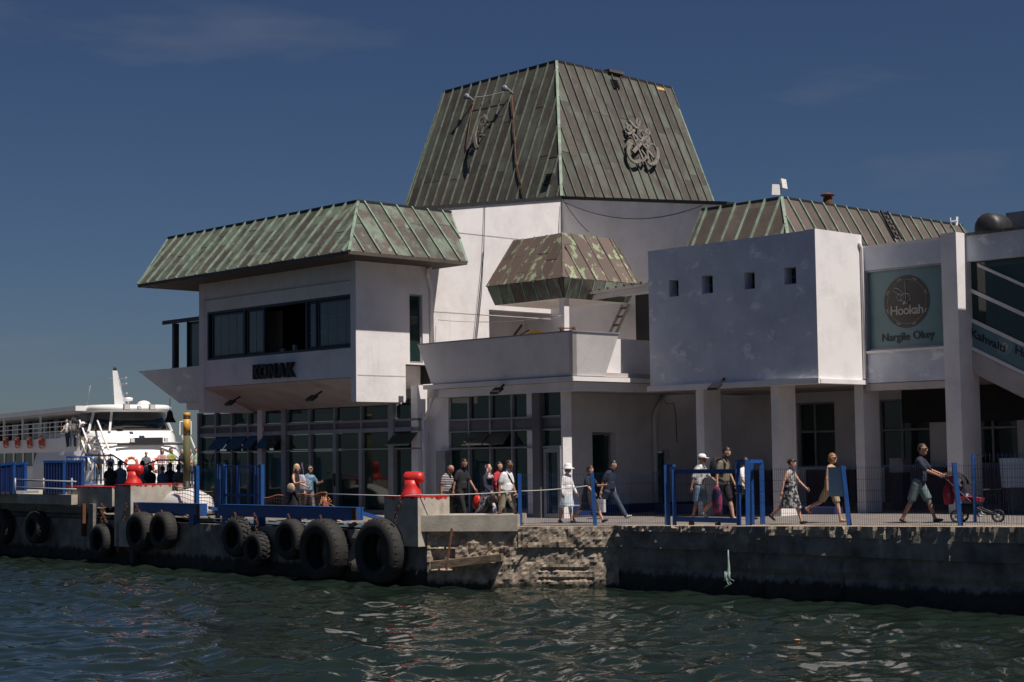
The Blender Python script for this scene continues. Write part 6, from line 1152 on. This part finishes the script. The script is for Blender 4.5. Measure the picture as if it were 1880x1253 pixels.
# ================================================================== carried things
def bag_mesh(c, w, d, h, u, seed=1, puff=.25):
    r = np.random.default_rng(seed); u = np.asarray(u, float); u /= np.linalg.norm(u); v = np.array([-u[1], u[0], 0]); m = MB(); rings = []
    for z, k in ((0, .75), (.12, 1), (.5, 1.0 + puff * .3), (.8, .85), (1, .45)):
        rings.append([c + UP * (z - 1) * h + u * w / 2 * k * math.copysign(abs(math.cos(q)) ** .6, math.cos(q)) * (1 + r.normal() * .05) + v * d / 2 * k * math.copysign(abs(math.sin(q)) ** .6, math.sin(q)) for q in np.linspace(0, 2 * math.pi, 15)[:-1]])
    m.loft(rings); return m
WD = V3(math.cos(W_), math.sin(W_), 0)
def carry(name, hand, w, d, h, mt, label, drop=.1, seed=1, box=False):
    t = thing(name, hand - UP * (drop + h), label, 'bag'); c = hand - UP * drop
    if box: m = MB(); m.cbox(c - UP * h, w, d, h, WD)
    else: m = bag_mesh(c, w, d, h, WD, seed)
    m.build('bag_body', mt, t); m = MB(); m.tube([c - WD * w * .2, hand + UP * .01, c + WD * w * .2], .008, 6); m.build('handle', mt, t); return t
carry('plastic_bag', hB[0], .24, .15, .36, mat('red_plastic', (.55, .03, .02), .35), 'red plastic carrier bag in the hand of the bearded man', .06, 3)
t = carry('paper_bag', hN[1], .28, .12, .34, mat('pale_paper', (.50, .48, .52), .7), 'pale paper bag with grey print beside the young man in jeans', .1, 4, True)
carry('handbag', hS[1], .26, .12, .2, leather, 'dark handbag carried by the woman in the headscarf', .03, 5)
c = at_y(534, 893, 46.8); t = thing('shoulder_bag', c - UP * .2, 'cream and brown shoulder bag on the blonde woman', 'bag'); bag_mesh(c + UP * .08, .26, .08, .24, (.8, -.5, 0), 6).build('bag_body', mat('cream_leather', (.52, .40, .26), .6, color2=(.2, .12, .07), scale=3), t); m = MB(); m.tube([c + UP * .14, c + V3(.1, .03, .55)], .012, 6); m.build('strap', leather, t)
c = at_y(553, 890, 47.3); t = thing('tote_bag', c - UP * .25, 'pale lilac tote bag with printed figures before the blue tunic', 'bag'); bag_mesh(c + UP * .28, .3, .1, .46, (.9, -.3, 0), 7, .1).build('bag_body', mat('tote_cloth', (.40, .38, .48), .8, color2=(.12, .07, .2), scale=9, lo=.56, hi=.62), t); m = MB(); m.tube([c + UP * .25 - V3(.07, 0, 0), c + V3(.02, .1, .62), c + UP * .25 + V3(.07, 0, 0)], .01, 6); m.build('strap', C['lilac'], t)
# backpack, strap, towel
T, hc, hip = jG; b = wG(T(.33, -.2)); t = thing('backpack', b - UP * .25, 'black backpack on the tall man in the olive shirt', 'backpack'); bag_mesh(b + UP * .26, .24, .32, .5, WD, 8).build('bag_body', C['black'], t)
for sd in (1, -1): m = MB(); m.tube([wG(T(.5, -.12) + V3(0, .1 * sd, 0)), wG(T(.545, .0) + V3(0, .11 * sd, 0)), wG(T(.42, .125) + V3(0, .12 * sd, 0)), wG(T(.22, .1) + V3(0, .15 * sd, 0)), wG(T(.15, -.1) + V3(0, .15 * sd, 0))], .02, 6); m.build('strap', C['black'], t)
t = thing('beach_towel', hG[1] - UP * .45, 'dark blue and pink towel hanging from the tall man', 'towel'); q = hG[1]; m = MB(); m.loft([[q + UP * z + WD * (w * math.cos(a)) + V3(.2, .5, 0) * .12 * math.sin(a) for a in np.linspace(0, 2 * math.pi, 11)[:-1]] for z, w in ((.1, .05), (-.02, .12), (-.25, .15), (-.5, .12), (-.62, .06))]); m.build('cloth', cloth('towel_cloth', (.012, .015, .05), (.3, .02, .08), 5), t)
T, hc, hip = jT; t = thing('sling_bag', wT(T(.2, -.2)), 'black sling strap and small bag on the man in white', 'bag'); m = MB(); m.tube([wT(T(.2, -.15) + V3(0, -.12, 0)), wT(T(.5, -.1) + V3(0, -.1, 0)), wT(T(.54, .02) + V3(0, -.1, 0)), wT(T(.4, .13) + V3(0, -.06, 0)), wT(T(.2, .14) + V3(0, .1, 0))], .016, 6); m.build('strap', C['black'], t); bag_mesh(wT(T(.35, -.2)), .14, .2, .3, WD, 9).build('bag_body', C['black'], t)
# pale blue board fixed on the fence
bu_, bz = FQ.off(.03).uz(1520, 858); bu2, bz2 = FQ.off(.03).uz(1553, 912); m = MB(); m.fbox(FQ.off(.03), bu_, bu2, bz2, bz, -.012, .0); tagged(m, 'fence_board', mat('pale_blue_board', (.30, .42, .50), .6), 'blank pale blue board fixed to the mesh fence', 'board')
# ---- pushchair
pc = zv(hP[0] * .5 + hP[1] * .5, 0); PD = V3(math.cos(math.radians(-28)), math.sin(math.radians(-28)), 0); PN = V3(-PD[1], PD[0], 0); g0z = floor_z(pc[0])
ps = thing('pushchair', zv(pc + PD * .5, g0z), 'red and black three wheeled pushchair pushed along the quay', 'pushchair'); hz_ = (hP[0][2] + hP[1][2]) / 2
pp_ = lambda x, y, z: pc + PD * x + PN * y + UP * (g0z + z); hh = hz_ - g0z
for sd in (1, -1):
    m = MB(); m.tube([pp_(.0, .22 * sd, hh), pp_(.32, .24 * sd, .72), pp_(.75, .22 * sd, .30), pp_(1.1, .08 * sd, .18)], .018, 7); m.tube([pp_(.32, .25 * sd, .72), pp_(.28, .27 * sd, .16)], .016, 7); m.build('frame', darkmetal, ps)
m = MB(); m.tube([pp_(0, -.23, hh), pp_(-.03, 0, hh + .01), pp_(0, .23, hh)], .02, 7); m.build('handlebar', black, ps)
redc = cloth('pushchair_red', (.35, .015, .03), (.2, .01, .03), 4)
m = MB(); m.hexa([pp_(.30, -.2, .52), pp_(.78, -.2, .46), pp_(.78, .2, .46), pp_(.30, .2, .52), pp_(.28, -.2, .60), pp_(.8, -.2, .54), pp_(.8, .2, .54), pp_(.28, .2, .60)]); m.build('seat', redc, ps)
m = MB(); m.hexa([pp_(.26, -.2, .55), pp_(.36, -.2, .55), pp_(.36, .2, .55), pp_(.26, .2, .55), pp_(.08, -.2, 1.02), pp_(.16, -.2, 1.04), pp_(.16, .2, 1.04), pp_(.08, .2, 1.02)]); m.build('backrest', redc, ps)
m = MB(); rings = []
for a in np.linspace(-.15, 1.35, 7): rings.append([pp_(.14 + .42 * math.sin(a) * k, y, .78 + .34 * math.cos(a) * k) for y, k in ((-.24, .8), (-.2, 1), (0, 1.06), (.2, 1), (.24, .8))])
vs = [q for r in rings for q in r]; m.add(vs, [(i * 5 + j, i * 5 + j + 1, (i + 1) * 5 + j + 1, (i + 1) * 5 + j) for i in range(6) for j in range(4)], True); m.build('hood', C['black'], ps)
bag_mesh(pp_(.06, 0, .9), .22, .34, .5, PD, 10).build('hanging_bag', redc, ps); bag_mesh(pp_(.5, 0, .44), .5, .36, .24, PD, 11).build('basket', C['black'], ps)
m = MB(); m.tube([pp_(.82, -.2, .72), pp_(.95, 0, .73), pp_(.82, .2, .72)], .018, 7); m.bar(pp_(.95, 0, .72), pp_(1.2, 0, .74), .05, .02); m.build('bumper_bar', black, ps)
for x, y, r_ in ((.28, .27, .15), (.28, -.27, .15), (1.12, .0, .15)):
    m = MB(); c = pp_(x, y, r_); m.tube([c + (PD * math.cos(q) + UP * math.sin(q)) * r_ * .82 for q in np.linspace(0, 2 * math.pi, 21)[:-1]], r_ * .18, 8, closed=True); w_ = m.build('wheel', rubber, ps); m = MB(); m.lathe(c - PN * .03, [(.01, 0), (r_ * .3, .005), (r_ * .3, .055), (.01, .06)], 10, PN); m.build('hub', alu, w_)
    m = MB()
    for k in range(5): q = k * 2 * math.pi / 5; m.bar(c, c + (PD * math.cos(q) + UP * math.sin(q)) * r_ * .75, .015)
    m.build('spokes', alu, w_)
person(0, 0, 1.0, math.radians(-28), 'small child in lilac sitting in the pushchair', 'lilac', 'lilac', 'trousers', .5, legs=(80, 60, 75, 62), armL=(30, 8, 40), armR=(30, 8, 40), pos=pp_(.42, 0, .12), hairstyle='short', lean=-12, shoes=sneaker, voxel=.03, head=(0, 5))
c = at_z(1463, 1176, .03); m = MB(); m.lathe(c, [(.01, 0), (.05, .005), (.06, .015), (.01, .02)], 9); tagged(m, 'floating_peel', mat('orange_peel', (.7, .25, .03), .6), 'small orange peel floating on the dark water', 'peel')
